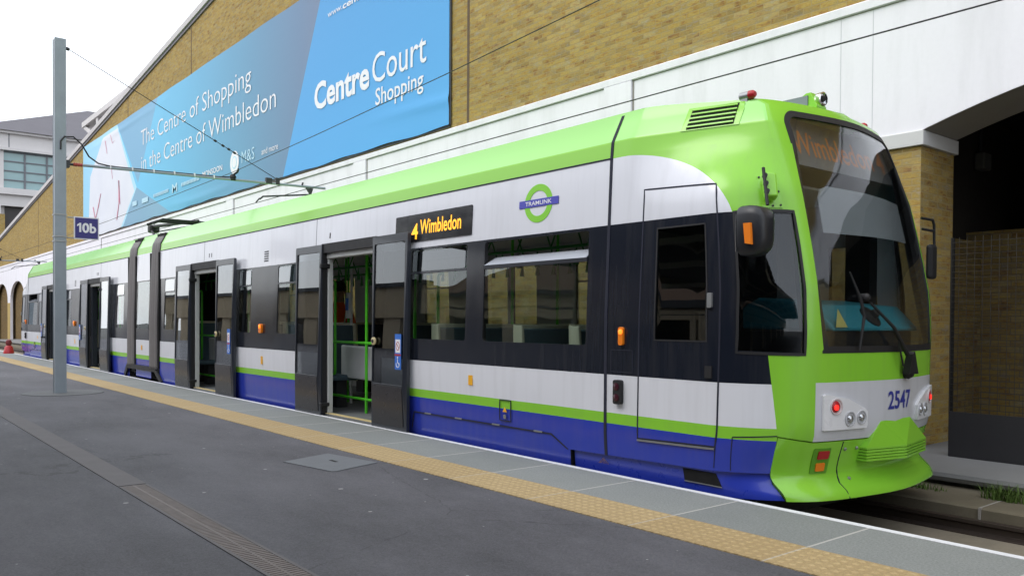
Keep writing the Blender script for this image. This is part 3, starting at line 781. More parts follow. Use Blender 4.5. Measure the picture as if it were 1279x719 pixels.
        mb = MB(); ribbon(mb, P([(-4.80, 1.02), (-4.56, 1.02), (-4.56, .84), (-4.80, .84)]), .006, off=.002, closed=True); mb.build('panel_gap', M['groove'], tram)
        # hinged skirt panel
        mb = MB(); ribbon(mb, P([(-7.90, .05), (-7.84, .235), (-5.55, .235), (-5.33, .12)]), .012, off=.002); pg = mb.build('panel_gap', M['groove'], tram)
        mb = MB()
        for x in (-7.55, -6.98, -6.35, -5.72):
            ribbon(mb, P([(x-.06, .240), (x+.06, .240)]), .013, off=.008, th=.008)
        mb.build('hinge', M['steel'], pg)
        mb = MB(); ribbon(mb, P([(-6.29, .49), (-6.12, .49), (-6.12, .29), (-6.29, .29)]), .007, off=.002, closed=True); pg = mb.build('panel_gap', M['groove'], tram)
        surf_patch('notice', P([(-6.235, .375), (-6.175, .375), (-6.205, .425)]), M['yellow'], pg, off=.004, thick=.003)
        surf_patch('lock', P(rrect(-6.225, .31, -6.185, .35, .015)), M['steel'], pg, off=.006, thick=.005)
        surf_patch('notice', P([(-4.99, .045), (-4.86, .045), (-4.925, .10)]), M['yellow'], tram, off=-.03, thick=.003)
        # cantrail seams
        mb = MB()
        for x in (-10.35, -14.75): ribbon(mb, P([(x, 2.17), (x, 2.62)]), .006, off=.002)
        mb.build('panel_gap', M['groove'], tram)
        surf_patch('reflector', P(rrect(-6.80, .60, -6.73, .70, .004)), M['yellow'], tram, off=.004, thick=.004)
        surf_patch('reflector', P(rrect(-12.13, .58, -12.06, .70, .004)), M['yellow'], tram, off=.004, thick=.004)
        mb = MB()
        for k in range(5): ribbon(mb, P([(-12.09, 2.14+k*.035), (-11.93, 2.14+k*.035)]), .018, off=.003)
        mb.build('air_grille', M['dksteel'], tram)
        mb = MB()
        for x in (-9.95, -14.5, -14.38): ribbon(mb, P([(x, 2.33), (x, 2.40)]), .025, off=.003)
        mb.build('small_mark', M['black'], tram)
        ml = surf_patch('marker_lamp', P(rrect(-4.70, 1.06, -4.648, 1.21, .02)), M['orange'], tram, off=.025, thick=.025, smooth=50, bevel=.012)
        mb = MB(); disc_on(mb, Q(-4.67), 1.17, .022, [(1, .02), (1, .032), (0, .038)], 12); mb.build('bulb', M['orange_lit'], ml)
        ml = surf_patch('marker_lamp', P(rrect(-12.15, 1.05, -12.05, 1.19, .03)), M['orange'], tram, off=.035, thick=.035, smooth=50, bevel=.012)
        mb = MB(); disc_on(mb, Q(-12.10), 1.15, .03, [(1, .03), (1, .042), (0, .048)], 12); mb.build('bulb', M['orange_lit'], ml)
        bl = surf_patch('side_lamp', P(rrect(-4.74, .575, -4.655, .775, .02)), M['black'], tram, off=.04, thick=.04, smooth=50, bevel=.012)
        for zc in (.63, .72):
            mb = MB(); disc_on(mb, Q(-4.70), zc, .032, [(1, .03), (1, .046), (0, .055)], 12); mb.build('dark_lens', plain('dark_red_lens', (.05, .012, .02), .2), bl)
        mb = MB(); ribbon(mb, P([(-3.80, .84), (-3.80, .93)]), .06, off=.012, th=.012); mb.build('door_handle', M['black'], tram)
        surf_patch('door_lock', P(rrect(-3.81, 1.36, -3.77, 1.47, .01)), M['steel'], tram, off=.02, thick=.02)
    # roof grille
    gv = [(-3.987, 2.765), (-3.455, 2.765), (-3.36, 2.945), (-3.93, 2.940)]
    for P in ((lambda q: q), mir_s):
        gr = surf_patch('roof_vent', P([(-4.05, 2.755), (-3.40, 2.755), (-3.29, 2.96), (-3.98, 2.955)]), M['lime'], tram, off=.005, thick=.006)
        surf_patch('vent_opening', P(gv), M['void'], gr, off=.007, thick=.003)
        mb = MB()
        for k in range(5):
            z = 2.782+k*.036; o = .014*k
            ribbon(mb, P([(-3.982+o, z), (-3.455+o*1.2, z)]), .012, off=.016, th=.008)
        mb.build('louvre', M['lime'], gr)
    # door leaves slid outwards along the side
    for k, (a, b) in enumerate(LEAVES):
        gl = rrect(a+.07, .53, b-.07, 2.12, .02)
        gl2 = rrect(a+.05, .52, b-.05, 2.14, .02)
        leaf = surf_patch('door_leaf', rrect(a, .005, b, 2.235, .02), M['dark'], tram, [gl2], off=.105, thick=.04, bevel=.004, rows=())
        surf_patch('pane', rrect(a+.045, .515, b-.045, 2.145, .02), M['glass_door'], leaf, off=.092, thick=.006)
        surf_patch('lower_panel', rrect(a+.06, .06, b-.06, .50, .02), M['leaf_low'], leaf, off=.109, thick=.004)
        if k % 2 == 1:
            mb = MB(); disc_on(mb, a+.10, 1.01, .045, [(1, .10), (1, .118), (.6, .122)], 16); bt = mb.build('push_button', plain('button_cream', (.6, .5, .28), .4), leaf)
            mb = MB(); disc_on(mb, a+.10, 1.01, .022, [(1, .118), (1, .128), (0, .13)], 12); mb.build('button_centre', M['dksteel'], bt)
            st = surf_patch('notice', rrect(b-.20, .70, b-.07, 1.10, .006), M['stk_blue'], leaf, off=.110, thick=.0035)
            mb = MB(); mp = lambda x, z: SS(x, z, .1125)
            surf_patch('notice_square', rrect(b-.185, .89, b-.085, 1.04, .004), M['sign_white'], st, off=.1115, thick=.001)
            surf_patch('notice_stripe', rrect(b-.20, .855, b-.07, .875, 0), M['red'], st, off=.1115, thick=.001)
            cx, cz = b-.135, .775
            ring = [(cx+.034*math.cos(t*math.pi/8), cz-.015+.034*math.sin(t*math.pi/8)) for t in range(7, 18)]
            for p0, p1 in zip(ring, ring[1:]): ribbon(mb, [p0, p1], .010, off=.1125)
            ribbon(mb, [(cx-.005, cz+.045), (cx-.003, cz+.0), (cx+.02, cz-.003), (cx+.03, cz-.035)], .011, off=.1125); disc_on(mb, cx-.005, cz+.06, .011, [(1, .11), (1, .1126)], 10)
            ring = [(b-.135+.036*math.cos(t*math.pi/8), .965+.045*math.sin(t*math.pi/8)) for t in range(16)]
            mb2 = MB(); ribbon(mb2, ring, .008, off=.1125, closed=True); ribbon(mb2, [(b-.162, .995), (b-.108, .935)], .008, off=.1126); mb2.build('ban_symbol', M['red'], st)
            mb.build('wheelchair_symbol', M['sign_white'], st)
    return body
body_front = make_half(True)
MIR['on'] = True
make_half(False)
MIR['on'] = False

# destination display, roundel and number on the front section
dsp = surf_patch('destination_display', rrect(-8.28, 2.135, -6.80, 2.44, .012), M['display'], tram, off=.012, thick=.014)
mb = MB(); text_on(mb, '4', -7.93, -7.80, 2.165, .17, lambda x, z: SS(x, z, .0145), .018); text_on(mb, 'Wimbledon', -7.76, -6.98, 2.215, .155, lambda x, z: SS(x, z, .0145), .014)
mb.build('lettering', M['amber_led'], dsp)
cx, cz = -5.78, 2.345
ro = [(cx+.195*math.cos(k*math.pi/24), cz+.178*math.sin(k*math.pi/24)) for k in range(48)]
ri = [(cx+.128*math.cos(k*math.pi/24), cz+.117*math.sin(k*math.pi/24)) for k in range(48)]
rd = surf_patch('roundel', ro, plain('roundel_green', (.22, .60, .03), .4), tram, [ri], off=.004, thick=.003)
bar = surf_patch('roundel_bar', [(-6.05, 2.315), (-5.50, 2.315), (-5.50, 2.385), (-6.05, 2.385)], M['stk_violet'], rd, off=.007, thick=.003)
mb = MB(); text_on(mb, 'TRAMLINK', -5.96, -5.59, 2.332, .037, lambda x, z: SS(x, z, .0085), .014); mb.build('lettering', M['sign_white'], bar)
mb = MB(); text_on(mb, '2547', SC-.12, SC+.26, .60, .135, lambda x, z: SS(x, z, .004), .016); mb.build('fleet_number', M['num_blue'], tram)

# mirrors and their brackets
pl = surf_patch('mirror_mount', rrect(-3.335, 2.08, -3.175, 2.325, .004), M['lime'], tram, off=.008, thick=.008)
mb = MB()
for s_, z_ in ((-3.32, 2.31), (-3.25, 2.31), (-3.19, 2.31), (-3.19, 2.2), (-3.19, 2.1), (-3.25, 2.095)): disc_on(mb, s_, z_, .008, [(1, 0), (1, .012)], 8)
mb.build('rivet', M['black'], pl)
p, a, b, nn = frame(-3.27, 2.21)
mb = MB(); q = p+nn*.02
mb.add([tuple(q+a*x+b*z+nn*d) for d in (0, .09) for x, z in ((-.045, -.09), (.04, -.09), (.05, .09), (-.045, .10))], [(0, 1, 2, 3)[::-1], (4, 5, 6, 7), (0, 1, 5, 4), (1, 2, 6, 5), (2, 3, 7, 6), (3, 0, 4, 7)])
mb.build('mirror_hinge', M['lime'], pl, bevel=.012)
mb = MB()
for z_ in (-.06, 0, .06): mb.tube([q+b*z_+nn*.09-a*.04, q+b*z_+nn*.12-a*.04], .018, 8)
mb.tube([q+b*.11+nn*.13-a*.05, q-b*.18+nn*.14-a*.06], .012, 8)
arm = mb.build('mirror_arm', M['black'], tram)
mb = MB(); c0 = Vector((-3.345, -.15, 1.885))
prof = [(-.075, .165), (.075, .165), (.103, .145), (.112, .10), (.105, -.12), (.09, -.165), (.06, -.185), (-.06, -.185), (-.09, -.165), (-.108, -.12), (-.115, .10), (-.104, .145)]
rings = [(-.05, .97), (-.03, 1.0), (.04, 1.0), (.09, .95), (.125, .84), (.15, .66), (.16, .4)]
vs = []; fs = []
for d, k in rings:
    for y, z in prof: vs.append((c0.x+d*.92, c0.y+y*k*.92, c0.z+z*k*.97))
n = len(prof)
for i in range(len(rings)-1):
    for j in range(n): fs.append((i*n+j, i*n+(j+1) % n, (i+1)*n+(j+1) % n, (i+1)*n+j))
fs.append(tuple(range(n))[::-1]); fs.append(tuple(range((len(rings)-1)*n, len(rings)*n)))
mb.add(vs, fs); mir = mb.build('mirror', plain('mirror_housing', (.018, .020, .025), .38), tram, smooth=70)
mb = MB(); mb.prism([(c0.x+.035, c0.z-.10), (c0.x+.085, c0.z-.11), (c0.x+.075, c0.z+.035), (c0.x+.02, c0.z+.035)], 'y', c0.y-.122, c0.y-.10)
mb.build('reflector', M['orange'], mir)
mb = MB(); mb.box(c0.x-.056, c0.x-.051, c0.y-.10, c0.y+.10, c0.z-.15, c0.z+.11); mb.build('mirror_glass', M['lens'], mir)
mb = MB(); y = 2*YC
mb.tube([(-3.42, y-.10, 2.20), (-3.42, y+.12, 2.20), (-3.42, y+.15, 2.16), (-3.42, y+.16, 1.95)], .013); mb.tube([(-3.41, y-.10, 2.10), (-3.41, y+.13, 2.10)], .012)
mb.build('mirror_arm', M['black'], tram, smooth=60)
mb = MB(); mb.box(-3.46, -3.40, y+.06, y+.20, 1.66, 1.98); mb.build('mirror', M['black'], tram, bevel=.03)
# roof lamps and camera
for lx, ly, lz in ((-3.80, .46, 3.005), (-3.80, 2.16, 3.02)):
    mb = MB(); mb.tube([(lx-.07, ly, lz), (lx+.01, ly, lz+.0)], .032, 12); mb.box(lx-.06, lx, ly-.02, ly+.02, lz-.05, lz); rl = mb.build('roof_lamp', M['steel'], tram, smooth=50)
    mb = MB(); mb.lathe([(.034, 0), (.033, .03), (.02, .05), (0, .052)], (lx+.01, ly, lz), (1, 0, 0), 12); mb.build('red_lens', M['red'], rl, smooth=50)
mb = MB(); mb.prism([(-3.95, 2.98), (-3.60, 2.98), (-3.60, 3.0), (-3.66, 3.115), (-3.70, 3.115)], 'y', 1.10, 1.24)
cm = mb.build('camera_pod', M['lime'], tram, bevel=.006)
mb = MB(); mb.lathe([(.052, -.02), (.056, .03), (.045, .035), (.042, .02), (.0, .02)], (-3.625, 1.19, 3.065), (1, -.12, -.05), 18); mb.build('lens', M['chrome'], cm, smooth=50)
mb = MB(); mb.lathe([(.03, 0), (.022, .018), (0, .022)], (-3.608, 1.19, 3.065), (1, -.12, -.05), 12); mb.build('lens', M['black'], cm, smooth=50)
mb = MB(); mb.box(-3.97, -3.68, 1.088, 1.10, 2.98, 3.09); mb.build('pod_cheek', plain('pod_grey', (.2, .22, .26), .5), cm)

# middle module between the two bellows
x0, x1 = -18.98, -17.88
for P in ((lambda q: q), mir_s):
    surf_patch('body_shell', P([(x0, .02), (x1, .02), (x1, 3.03), (x0, 3.03)]), M['livery'], tram, [P(rrect(x0+.10, 1.05, x1-.10, 2.04, .03))], thick=.045, inner=M['grey_in'])
    surf_patch('window_pane', P(rrect(x0+.08, 1.03, x1-.08, 2.06, .03)), M['glass'], tram, off=-.006, thick=.006)
    surf_patch('reflector', P(rrect(-18.5, .60, -18.43, .70, .004)), M['yellow'], tram, off=.004, thick=.004)
    mb = MB(); ribbon(mb, P([(-19.80, .0), (-19.50, .225), (-17.50, .23), (-17.12, -.02)]), .095, off=.035, th=.03); mb.build('bogie_fairing', M['black'], tram)
def rf(a, b, name, mat):
    mb = MB(); vs = []; nx = 10
    for x in (a, b):
        for k in range(nx+1):
            t = k/nx; vs.append((x, .21+(2*YC-.42)*t, 3.03+.10*(1-(2*t-1)**2)))
    mb.add(vs, [(k, nx+1+k, nx+2+k, k+1) for k in range(nx)])
    return mb.build(name, mat, tram, smooth=30, uv=[(-10, 3.2)]*len(vs))
rf(x0, x1, 'roof', M['roof_top'])
mb = MB(); mb.box(-19.5, -17.3, .25, 2.4, -.03, .018); mb.build('floor', M['floor_in'], tram)
for a, b in ((-17.875, -17.335), (-19.525, -18.985)):
    # cloth bellows with shallow folds, hooked over the roof edge
    for far in (0, 1):
        prof = [(.24, .016), (.30, .014), (.35, .012), (1.3, .012), (2.05, .04), (2.62, .066), (2.78, .08), (2.93, .155)]
        nf = 24; vs = []; fs = []
        for i in range(nf+1):
            x = a+.02+(b-a-.06)*i/nf; o = -.030+.012*math.cos(i/nf*2*math.pi*4)-.02*math.sin(math.pi*i/nf)
            for z, y in prof:
                yy = y+o; vs.append((x, yy if not far else 2*YC-yy, z))
        m = len(prof)
        for i in range(nf):
            for j in range(m-1):
                f = (i*m+j, (i+1)*m+j, (i+1)*m+j+1, i*m+j+1); fs.append(f if not far else f[::-1])
        mb = MB(); mb.add(vs, fs); mb.build('bellows', M['bellows'], tram, smooth=50, thick=.03)
    mb = MB(); mb.box(a-.03, a+.02, .01, 2*YC-.01, .26, 2.6); mb.box(b-.04, b+.0, .02, 2*YC-.02, .26, 2.6); mb.build('end_frame', M['void'], tram)
    mb = MB(); mb.box(a, b, .15, 2*YC-.15, 2.9, 3.0); mb.build('bellows_top', M['void'], tram)
# pantograph folded down
mb = MB(); zr = 3.16
for y in (.85, 1.8): mb.box(-22.2, -20.2, y-.03, y+.03, zr, zr+.09)
for x in (-22.1, -21.2, -20.3): mb.box(x-.04, x+.04, .85, 1.8, zr+.02, zr+.10)
pg = mb.build('pantograph_frame', M['dksteel'], tram)
for x in (-22.1, -20.3):
    for y in (.85, 1.8):
        mb = MB(); mb.lathe([(.05, 0), (.07, .03), (.05, .06), (.07, .09), (.05, .12)], (x, y, zr-.12), (0, 0, 1), 10); mb.build('insulator', M['insul'], pg)
mb = MB(); mb.tube([(-21.3, 1.1, zr+.1), (-22.35, 1.28, 3.55)], .03); mb.build('lower_arm', M['black'], pg)
mb = MB(); mb.box(-22.4, -22.15, 1.2, 1.45, 3.46, 3.66); mb.build('knuckle', M['black'], pg, bevel=.05)
mb = MB(); mb.tube([(-22.3, 1.30, 3.62), (-18.9, 1.325, 3.47)], [.045, .03]); mb.tube([(-22.3, 1.42, 3.50), (-19.6, 1.40, 3.42)], .015); mb.build('upper_arm', M['black'], pg)
mb = MB()
for x in (-19.5, -19.1): mb.tube([(x, .40, 3.36), (x, .62, 3.46), (x, 2.0, 3.46), (x, 2.25, 3.36)], .03)
mb.build('contact_strip', M['black'], pg)

# ------------------------------------------------------------------ ground, platform, track
def struct(name, mb, mat, **kw): return tag(mb.build(name, mat, None, **kw), kind='structure')
mb = MB(); mb.box(-400, 400, -400, 400, -1.2, -.52); struct('ground', mb, M['ground'])
PE = -.055
mb = MB(); mb.box(-62, 32, -21.9, PE-.002, -.50, -.004); struct('platform', mb, M['asphalt'])
mb = MB(); mb.box(-62, 25, -.80, PE-.062, -.02, .001); struct('platform_edge_paving', mb, M['slab'])
mb = MB(); mb.box(-62, 25, -1.235, -.802, -.02, .002); struct('tactile_paving', mb, M['tactile'])
# chipped white edge line
pts = [(-62, PE-.060)]; x = -62
while x < 24.8:
    x += random.uniform(.10, .4) if x > -12 else 1.5
    pts.append((x, PE-.060+random.uniform(-.004, .004)))
mb = MB(); mb.prism(pts+[(25, PE), (-62, PE)], 'z', -.06, .003); struct('edge_line', mb, M['white_paint'])
mb = MB(); mb.box(-62, 25, PE, 2.20, -.50, -.42); struct('track_bed', mb, M['concrete'])
mb = MB(); mb.prism([(2.16, -.46), (2.97, -.46), (2.97, -.235), (2.20, -.235), (2.17, -.25)], 'x', -62, 25); struct('track_ledge', mb, M['ledge'])
mb = MB(); mb.prism([(3.0, -.50), (9.5, -.50), (9.5, -.10), (2.93, -.10), (2.885, -.115), (2.87, -.15), (2.89, -.19), (3.0, -.205)], 'x', -62, 25); struct('far_pavement', mb, M['pave'], smooth=30)
for nm, y in (('nearest the platform, mostly hidden by its edge', .585), ('farther from the platform, beside the weedy concrete ledge', 2.02)):
    mb = MB()
    mb.prism([(y-.075, -.42), (y+.075, -.42), (y+.075, -.41), (y+.012, -.395), (y+.012, -.345), (y+.036, -.335), (y+.036, -.305), (y-.036, -.305), (y-.036, -.335), (y-.012, -.345), (y-.012, -.395), (y-.075, -.41)], 'x', -62, 25)
    o = mb.build('rail', M['rail'], None, bevel=.003); tag(o, 'dark steel running rail '+nm, 'rail', 'running rails of the track')
# joints in the ledge
mb = MB()
for x in (-2.75, -2.35, -1.95, -4.1, -5.2): mb.box(x-.008, x+.008, 2.150, 2.6, -.44, -.233)
struct('ledge_joints', mb, M['soffit'])
# drain
t = thing('drain_channel', 'long narrow iron and concrete drain channel running along the dark asphalt platform', 'drain', (-10, -3.27, 0))
mb = MB(); mb.box(-62, -6.62, -3.375, -3.175, -.03, .002); mb.build('channel_cover', M['channel'], t)
mb = MB()
for y0 in (-3.375, -3.195): mb.box(-6.60, 6, y0, y0+.02, -.03, .002)
mb.build('channel_edge', M['channel'], t)
mb = MB(); mb.box(-6.60, 6, -3.355, -3.195, -.03, -.0025); mb.build('channel_base', M['void'], t)
mb = MB(); x = -6.59
while x < -2.6:
    mb.box(x, x+.024, -3.354, -3.196, -.02, .001); x += .034
for y in (-3.275,): mb.box(-6.60, -2.6, y-.008, y+.008, -.02, .0015)
mb.box(-2.6, 6, -3.354, -3.196, -.02, .001)
mb.build('grating', M['grate'], t)
# cover plate
t = thing('inspection_cover', 'grey rectangular inspection cover set in the asphalt beside the yellow tactile strip', 'manhole cover', (-6.65, -1.62, 0))
mb = MB(); mb.prism([(-7.08, -1.43), (-6.90, -1.95), (-6.22, -1.83), (-6.20, -1.80), (-6.37, -1.31)], 'z', -.03, .0025); mb.build('plate', M['cover'], t)
mb = MB(); mb.box(-6.72, -6.60, -1.60, -1.57, 0, .004); mb.build('key_slot', M['void'], t)
# ------------------------------------------------------------------ overhead pole
def pole(x, y, label, cat_group, full=True):
    t = thing('overhead_line_pole', label, 'pole', (x, y, 0), cat_group)
    mb = MB(); h = 5.93; w = .086; f = .012
    mb.box(x+w-f, x+w, y-w, y+w, 0, h); mb.box(x-w, x-w+f, y-w, y+w, 0, h); mb.box(x-w+f, x+w-f, y-.006, y+.006, 0, h-.05)
    # lips on the near side
    mb.box(x-.03, x+w-f-.001, y-w, y-w+.01, 0, h-.02)
    mb.build('post', M['galv'], t)
    mb = MB(); mb.lathe([(.62, -.01), (.62, .003), (.0, .0032)], (x, y+.05, 0), (0, 0, 1), 36); mb.build('footing', M['patch'], t)
    for z in (2.985, 2.62, 2.54) if full else (2.6,):
        mb = MB(); g = w+.006
        mb.box(x-g, x+g, y-g-.004, y-g, z, z+.018); mb.box(x-g, x+g, y+g, y+g+.004, z, z+.018); mb.box(x+g-.004, x+g, y-g, y+g, z, z+.018); mb.box(x-g, x-g+.004, y-g, y+g, z, z+.018)
        mb.build('strap', M['steel'], t)
    mb = MB(); mb.box(x-.06, x+.06, y+w, y+w+.06, 3.80, 3.92); mb.tube([(x, y+w+.03, 3.86), (x, y+w+.16, 3.865)], .022); br = mb.build('bracket', M['dksteel'], t)
    mb = MB(); y1 = y+w+.12
    mb.tube([(x, y1+.13, 3.868), (x, 2.79, 3.955)], .024, 10); ca = mb.build('cantilever_tube', M['galv'], t, smooth=50)
    mb = MB(); mb.lathe([(.02, 0), (.034, .01), (.026, .03), (.034, .05), (.026, .07), (.034, .09), (.026, .11), (.034, .13), (.02, .15)], (x, y1, 3.866), (0, 1, .018), 12); mb.build('insulator', M['insul'], ca)
    # black feed cable looping from the post onto the tube
    P = [(x+w+.01, y+.0, 4.08), (x+w+.01, y+.0, 4.22), (x+w+.0, y+.06, 4.30), (x+.06, y+.20, 4.32), (x+.03, y+.33, 4.22), (x, y+.45, 4.03), (x, y+.60, 3.93), (x, y+.75, 3.91)]
    P += [(x, y+.9+.2*k, 3.905+.004*k) for k in range(10)]+[(x, .80, 3.96)]
    mb = MB(); mb.tube(P, .013, 8); mb.build('feed_cable', M['cable'], t, smooth=60)
    mb = MB()
    for k in range(6): mb.box(x-.03, x+.03, y+.78+.36*k, y+.80+.36*k, 3.86+.007*k, 3.925+.007*k)
    mb.build('cable_tie', M['sign_white'], ca)
    mb = MB(); mb.lathe([(.045, 0), (.06, .02), (.05, .05), (.07, .06), (.05, .10), (.03, .12)], (x, .87, 3.90), (0, 0, 1), 12); mb.tube([(x, .87, 4.0), (x+.08, .93, 4.06), (x+.2, .90, 4.09)], .02); mb.build('feeder_clamp', M['black'], ca)
    mb = MB(); mb.box(x-.035, x+.035, 1.52, 1.64, 3.92, 4.03); mb.box(x-.03, x+.03, 1.72, 1.80, 3.92, 4.05); mb.build('stay_clamp', M['dksteel'], ca)
    mb = MB(); mb.tube([(x, 2.28, 3.95), (x, 2.30, 4.02)], .02); mb.prism([(2.36, 3.92), (2.52, 3.92), (2.47, 3.78)], 'x', x-.02, x+.02); mb.build('steady_bracket', M['dksteel'], ca)
    mb = MB(); mb.tube([(x, 2.50, 3.80), (x, 1.47, 3.66), (x, 1.40, 3.60)], .017, 8); mb.tube([(x, 1.325, 3.53), (x, 1.40, 3.62)], .014); mb.build('steady_arm', M['dksteel'], ca)
    mb = MB(); mb.lathe([(.02, 0), (.03, .02), (.03, .05), (.02, .07)], (x+.02, y+w, 5.80), (0, 1, -.3), 10); mb.build('stay_anchor', M['dksteel'], t)
    mb = MB(); a = Vector((x, y+w+.08, 5.78)); b = Vector((x, 1.76, 4.02)); mb.tube([a, b], .007, 6)
    for k in (.66, .70, .73, .76): q = a.lerp(b, k); mb.tube([q, q+(b-a).normalized()*.05], .022, 8)
    mb.build('stay_wire', M['cable'], t)
    return t
pole(-15.60, -2.08, 'tall grey steel post in a round footing carrying a long arm over the tram', 'overhead line poles along the platform')
t2 = pole(-44.5, -2.08, 'far overhead pole beyond the left edge, its thin arm over the rear of the tram', 'overhead line poles along the platform')
# platform sign on the post
t = thing('platform_sign', 'small square dark blue 10b sign with white edge on the grey post', 'sign', (-15.55, -1.68, 2.6))
mb = MB(); mb.box(-15.525, -15.515, -1.88, -1.49, 2.60, 2.98); pn = mb.build('sign_panel', M['sign_white'], t)
mb = MB(); mb.box(-15.514, -15.511, -1.862, -1.508, 2.618, 2.962); fc = mb.build('sign_face', M['navy'], pn)
mb = MB(); mb.prism([(-1.80, 2.72), (-1.768, 2.72), (-1.768, 2.875), (-1.795, 2.875), (-1.832, 2.845), (-1.832, 2.815), (-1.80, 2.835)], 'x', -15.511, -15.5095); text_on(mb, '0b', -1.755, -1.535, 2.72, .155, lambda x, z: (-15.5095, x, z), .035); mb.build('lettering', M['sign_white'], fc)
mb = MB(); mb.box(-15.60, -15.526, -1.97, -1.60, 2.955, 2.970); mb.box(-15.60, -15.526, -1.97, -1.60, 2.61, 2.625); mb.build('sign_bracket', M['steel'], t)
# wires
def wire(name, label, pts, r, group='wires over the track'):
    mb = MB(); mb.tube(pts, r, 6); o = mb.build(name, M['cable'], None, smooth=60); tag(o, label, 'wire', group)
wire('contact_wire', 'lower thin black wire running straight above the tram roof', [(-62, 1.325, 3.52), (25, 1.325, 3.52)], .0068)
wire('feeder_wire', 'upper thin black wire crossing the blue banner and the brickwork, rising towards the right', [(-44.5, .87, 4.03), (-35, .87, 3.96), (-25, .87, 3.97), (-15.6, .87, 4.06), (-12, .87, 4.17), (-8.44, .87, 4.31), (-5.76, .87, 4.44), (0, .87, 4.75), (12, .87, 5.2)], .0065)

# ------------------------------------------------------------------ brick building with the portal
WY = 4.19
bld = thing('brick_building', 'long yellow brick building behind the tram with a white band and a sloping gable edge', 'building', (-20, 4.6, -.1))
def top(x): return 6.87+.1017*(x+69.6)
def wpoly(name, outer, holes, mat, y0, y1, parent=bld, lines=()):
    v2, f2 = cdt(outer, holes)
    mb = MB(); n = len(v2)
    mb.add([(x, y0, z) for x, z in v2], f2); mb.add([(x, y1, z) for x, z in v2], [f[::-1] for f in f2])
    for lp in [outer]+list(holes):
        k = len(lp); ar = sum(lp[i][0]*lp[(i+1) % k][1]-lp[(i+1) % k][0]*lp[i][1] for i in range(k))
        ccw = ar > 0; isout = lp is outer
        fs = [(i, (i+1) % k, k+(i+1) % k, k+i) for i in range(k)]
        if ccw == isout: fs = [f[::-1] for f in fs]
        mb.add([(x, y0, z) for x, z in lp]+[(x, y1, z) for x, z in lp], fs)
    return mb.build(name, mat, parent)
# portal arch: springs at z 3.36 from x -4.18 to 2.0
RC, HW, XC = 9.6, 3.09, -1.09
zc = 3.36-math.sqrt(RC*RC-HW*HW)
def arc(n=20, r=RC, zb=None):
    a = math.asin(HW/r); return [(XC+r*math.sin(-a+2*a*k/n), zc+r*math.cos(-a+2*a*k/n)) for k in range(n+1)]
A = arc()
def small_arch(cx, w, base, spring, rise=1.25):
    return [(cx-w/2, base), (cx+w/2, base)]+[(cx+w/2*math.cos(R(180*k/16)), spring+rise*math.sin(R(180*k/16))) for k in range(17)]
sm = [small_arch(cx, 4.2, -.3, 2.35) for cx in (-61.0, -66.0, -71.0)]
# brick walling: upper storey and ground storey
wpoly('brick_wall', [(-90, 4.95), (14, 4.95), (14, 13.6), (-4, 13.6), (-90, top(-90))], [], M['brick'], WY, WY+.82)
wpoly('brick_wall', [(-55, -.3), (-4.18, -.3), (-4.18, 3.20), (-55, 3.20)], [], M['brick'], WY+.003, WY+.82)
wpoly('brick_wall', [(2.0, -.3), (14, -.3), (14, 3.2), (2.0, 3.2)], [], M['brick'], WY+.003, WY+.82)
wpoly('arcade_wall', [(-90, -.3), (-55, -.3), (-55, 3.20), (-90, 3.20)], [[(x, min(z, 3.19)) if False else (x, z) for x, z in s_] for s_ in []], plain('arcade_render', (.52, .40, .17), .85), WY+.25, WY+.82) if False else None
# white band with the portal arch cut out
out = [(-55, 3.362), (-4.18, 3.362)]+A[1:-1]+[(2.0, 3.362), (14, 3.362), (14, 4.948), (-55, 4.948)]
wpoly('white_band', out, [], M['white_stone'], WY-.01, WY+.82)
out = [(-90, -.3), (-55.002, -.3), (-55.002, 4.948), (-90, 4.948)]
wpoly('arcade_wall', out, [small_arch(cx, 5.5, -.29, 2.45) for cx in (-62.3, -68.9, -75.5, -82.1)], M['white_stone'], WY-.01, WY+.14)
for cx in (-65.6, -72.2, -78.8):
    mb = MB(); mb.box(cx-.50, cx+.50, WY-.03, WY+.1, -.2, 2.3); mb.build('arcade_pier', plain('ochre_pier', (.50, .36, .13), .85), bld)
mb = MB(); mb.box(-90, -55, WY+.30, 4.9, -.3, 4.9); mb.build('arcade_back', brick('arcade_brick', [(v[0]*.55, v[1]*.45, v[2]*.5) for v in bc], (.14, .11, .08)), bld)
# cornice at the head of the band, projecting slightly
mb = MB(); mb.prism([(WY-.012, 4.835), (WY-.045, 4.845), (WY-.048, 4.935), (WY-.02, 4.955), (WY+.1, 4.955), (WY+.1, 4.835)], 'x', -90, 14); mb.build('cornice', M['white_stone'], bld)
mb = MB(); mb.box(-90, 14, WY-.018, WY-.0105, 4.826, 4.834); mb.build('cornice_shadow_strip', M['soffit'], bld)  # darker strip painting the shadow line under the cornice
# flat piers dividing the band, with a thin dark strip on their right
for k, x in enumerate((-8.69, -16.63, -24.57, -32.5, -40.4, -48.3)):
    mb = MB(); mb.box(x-.28, x+.28, WY-.050, WY-.0105, 3.365, 4.833); p_ = mb.build('band_pier', M['white_stone'], bld, bevel=.004)
    mb = MB(); mb.box(x+.281, x+.31, WY-.016, WY-.0105, 3.365, 4.825); mb.build('pier_strip', M['soffit'], p_)
mb = MB()
for x in (-5.12, -4.73): mb.box(x-.0025, x+.0025, WY-.0125, WY-.0105, 3.75 if x > -4.5 else 3.37, 4.82)
mb.build('fine_joint', plain('pale_joint', (.52, .53, .56), .8), bld)
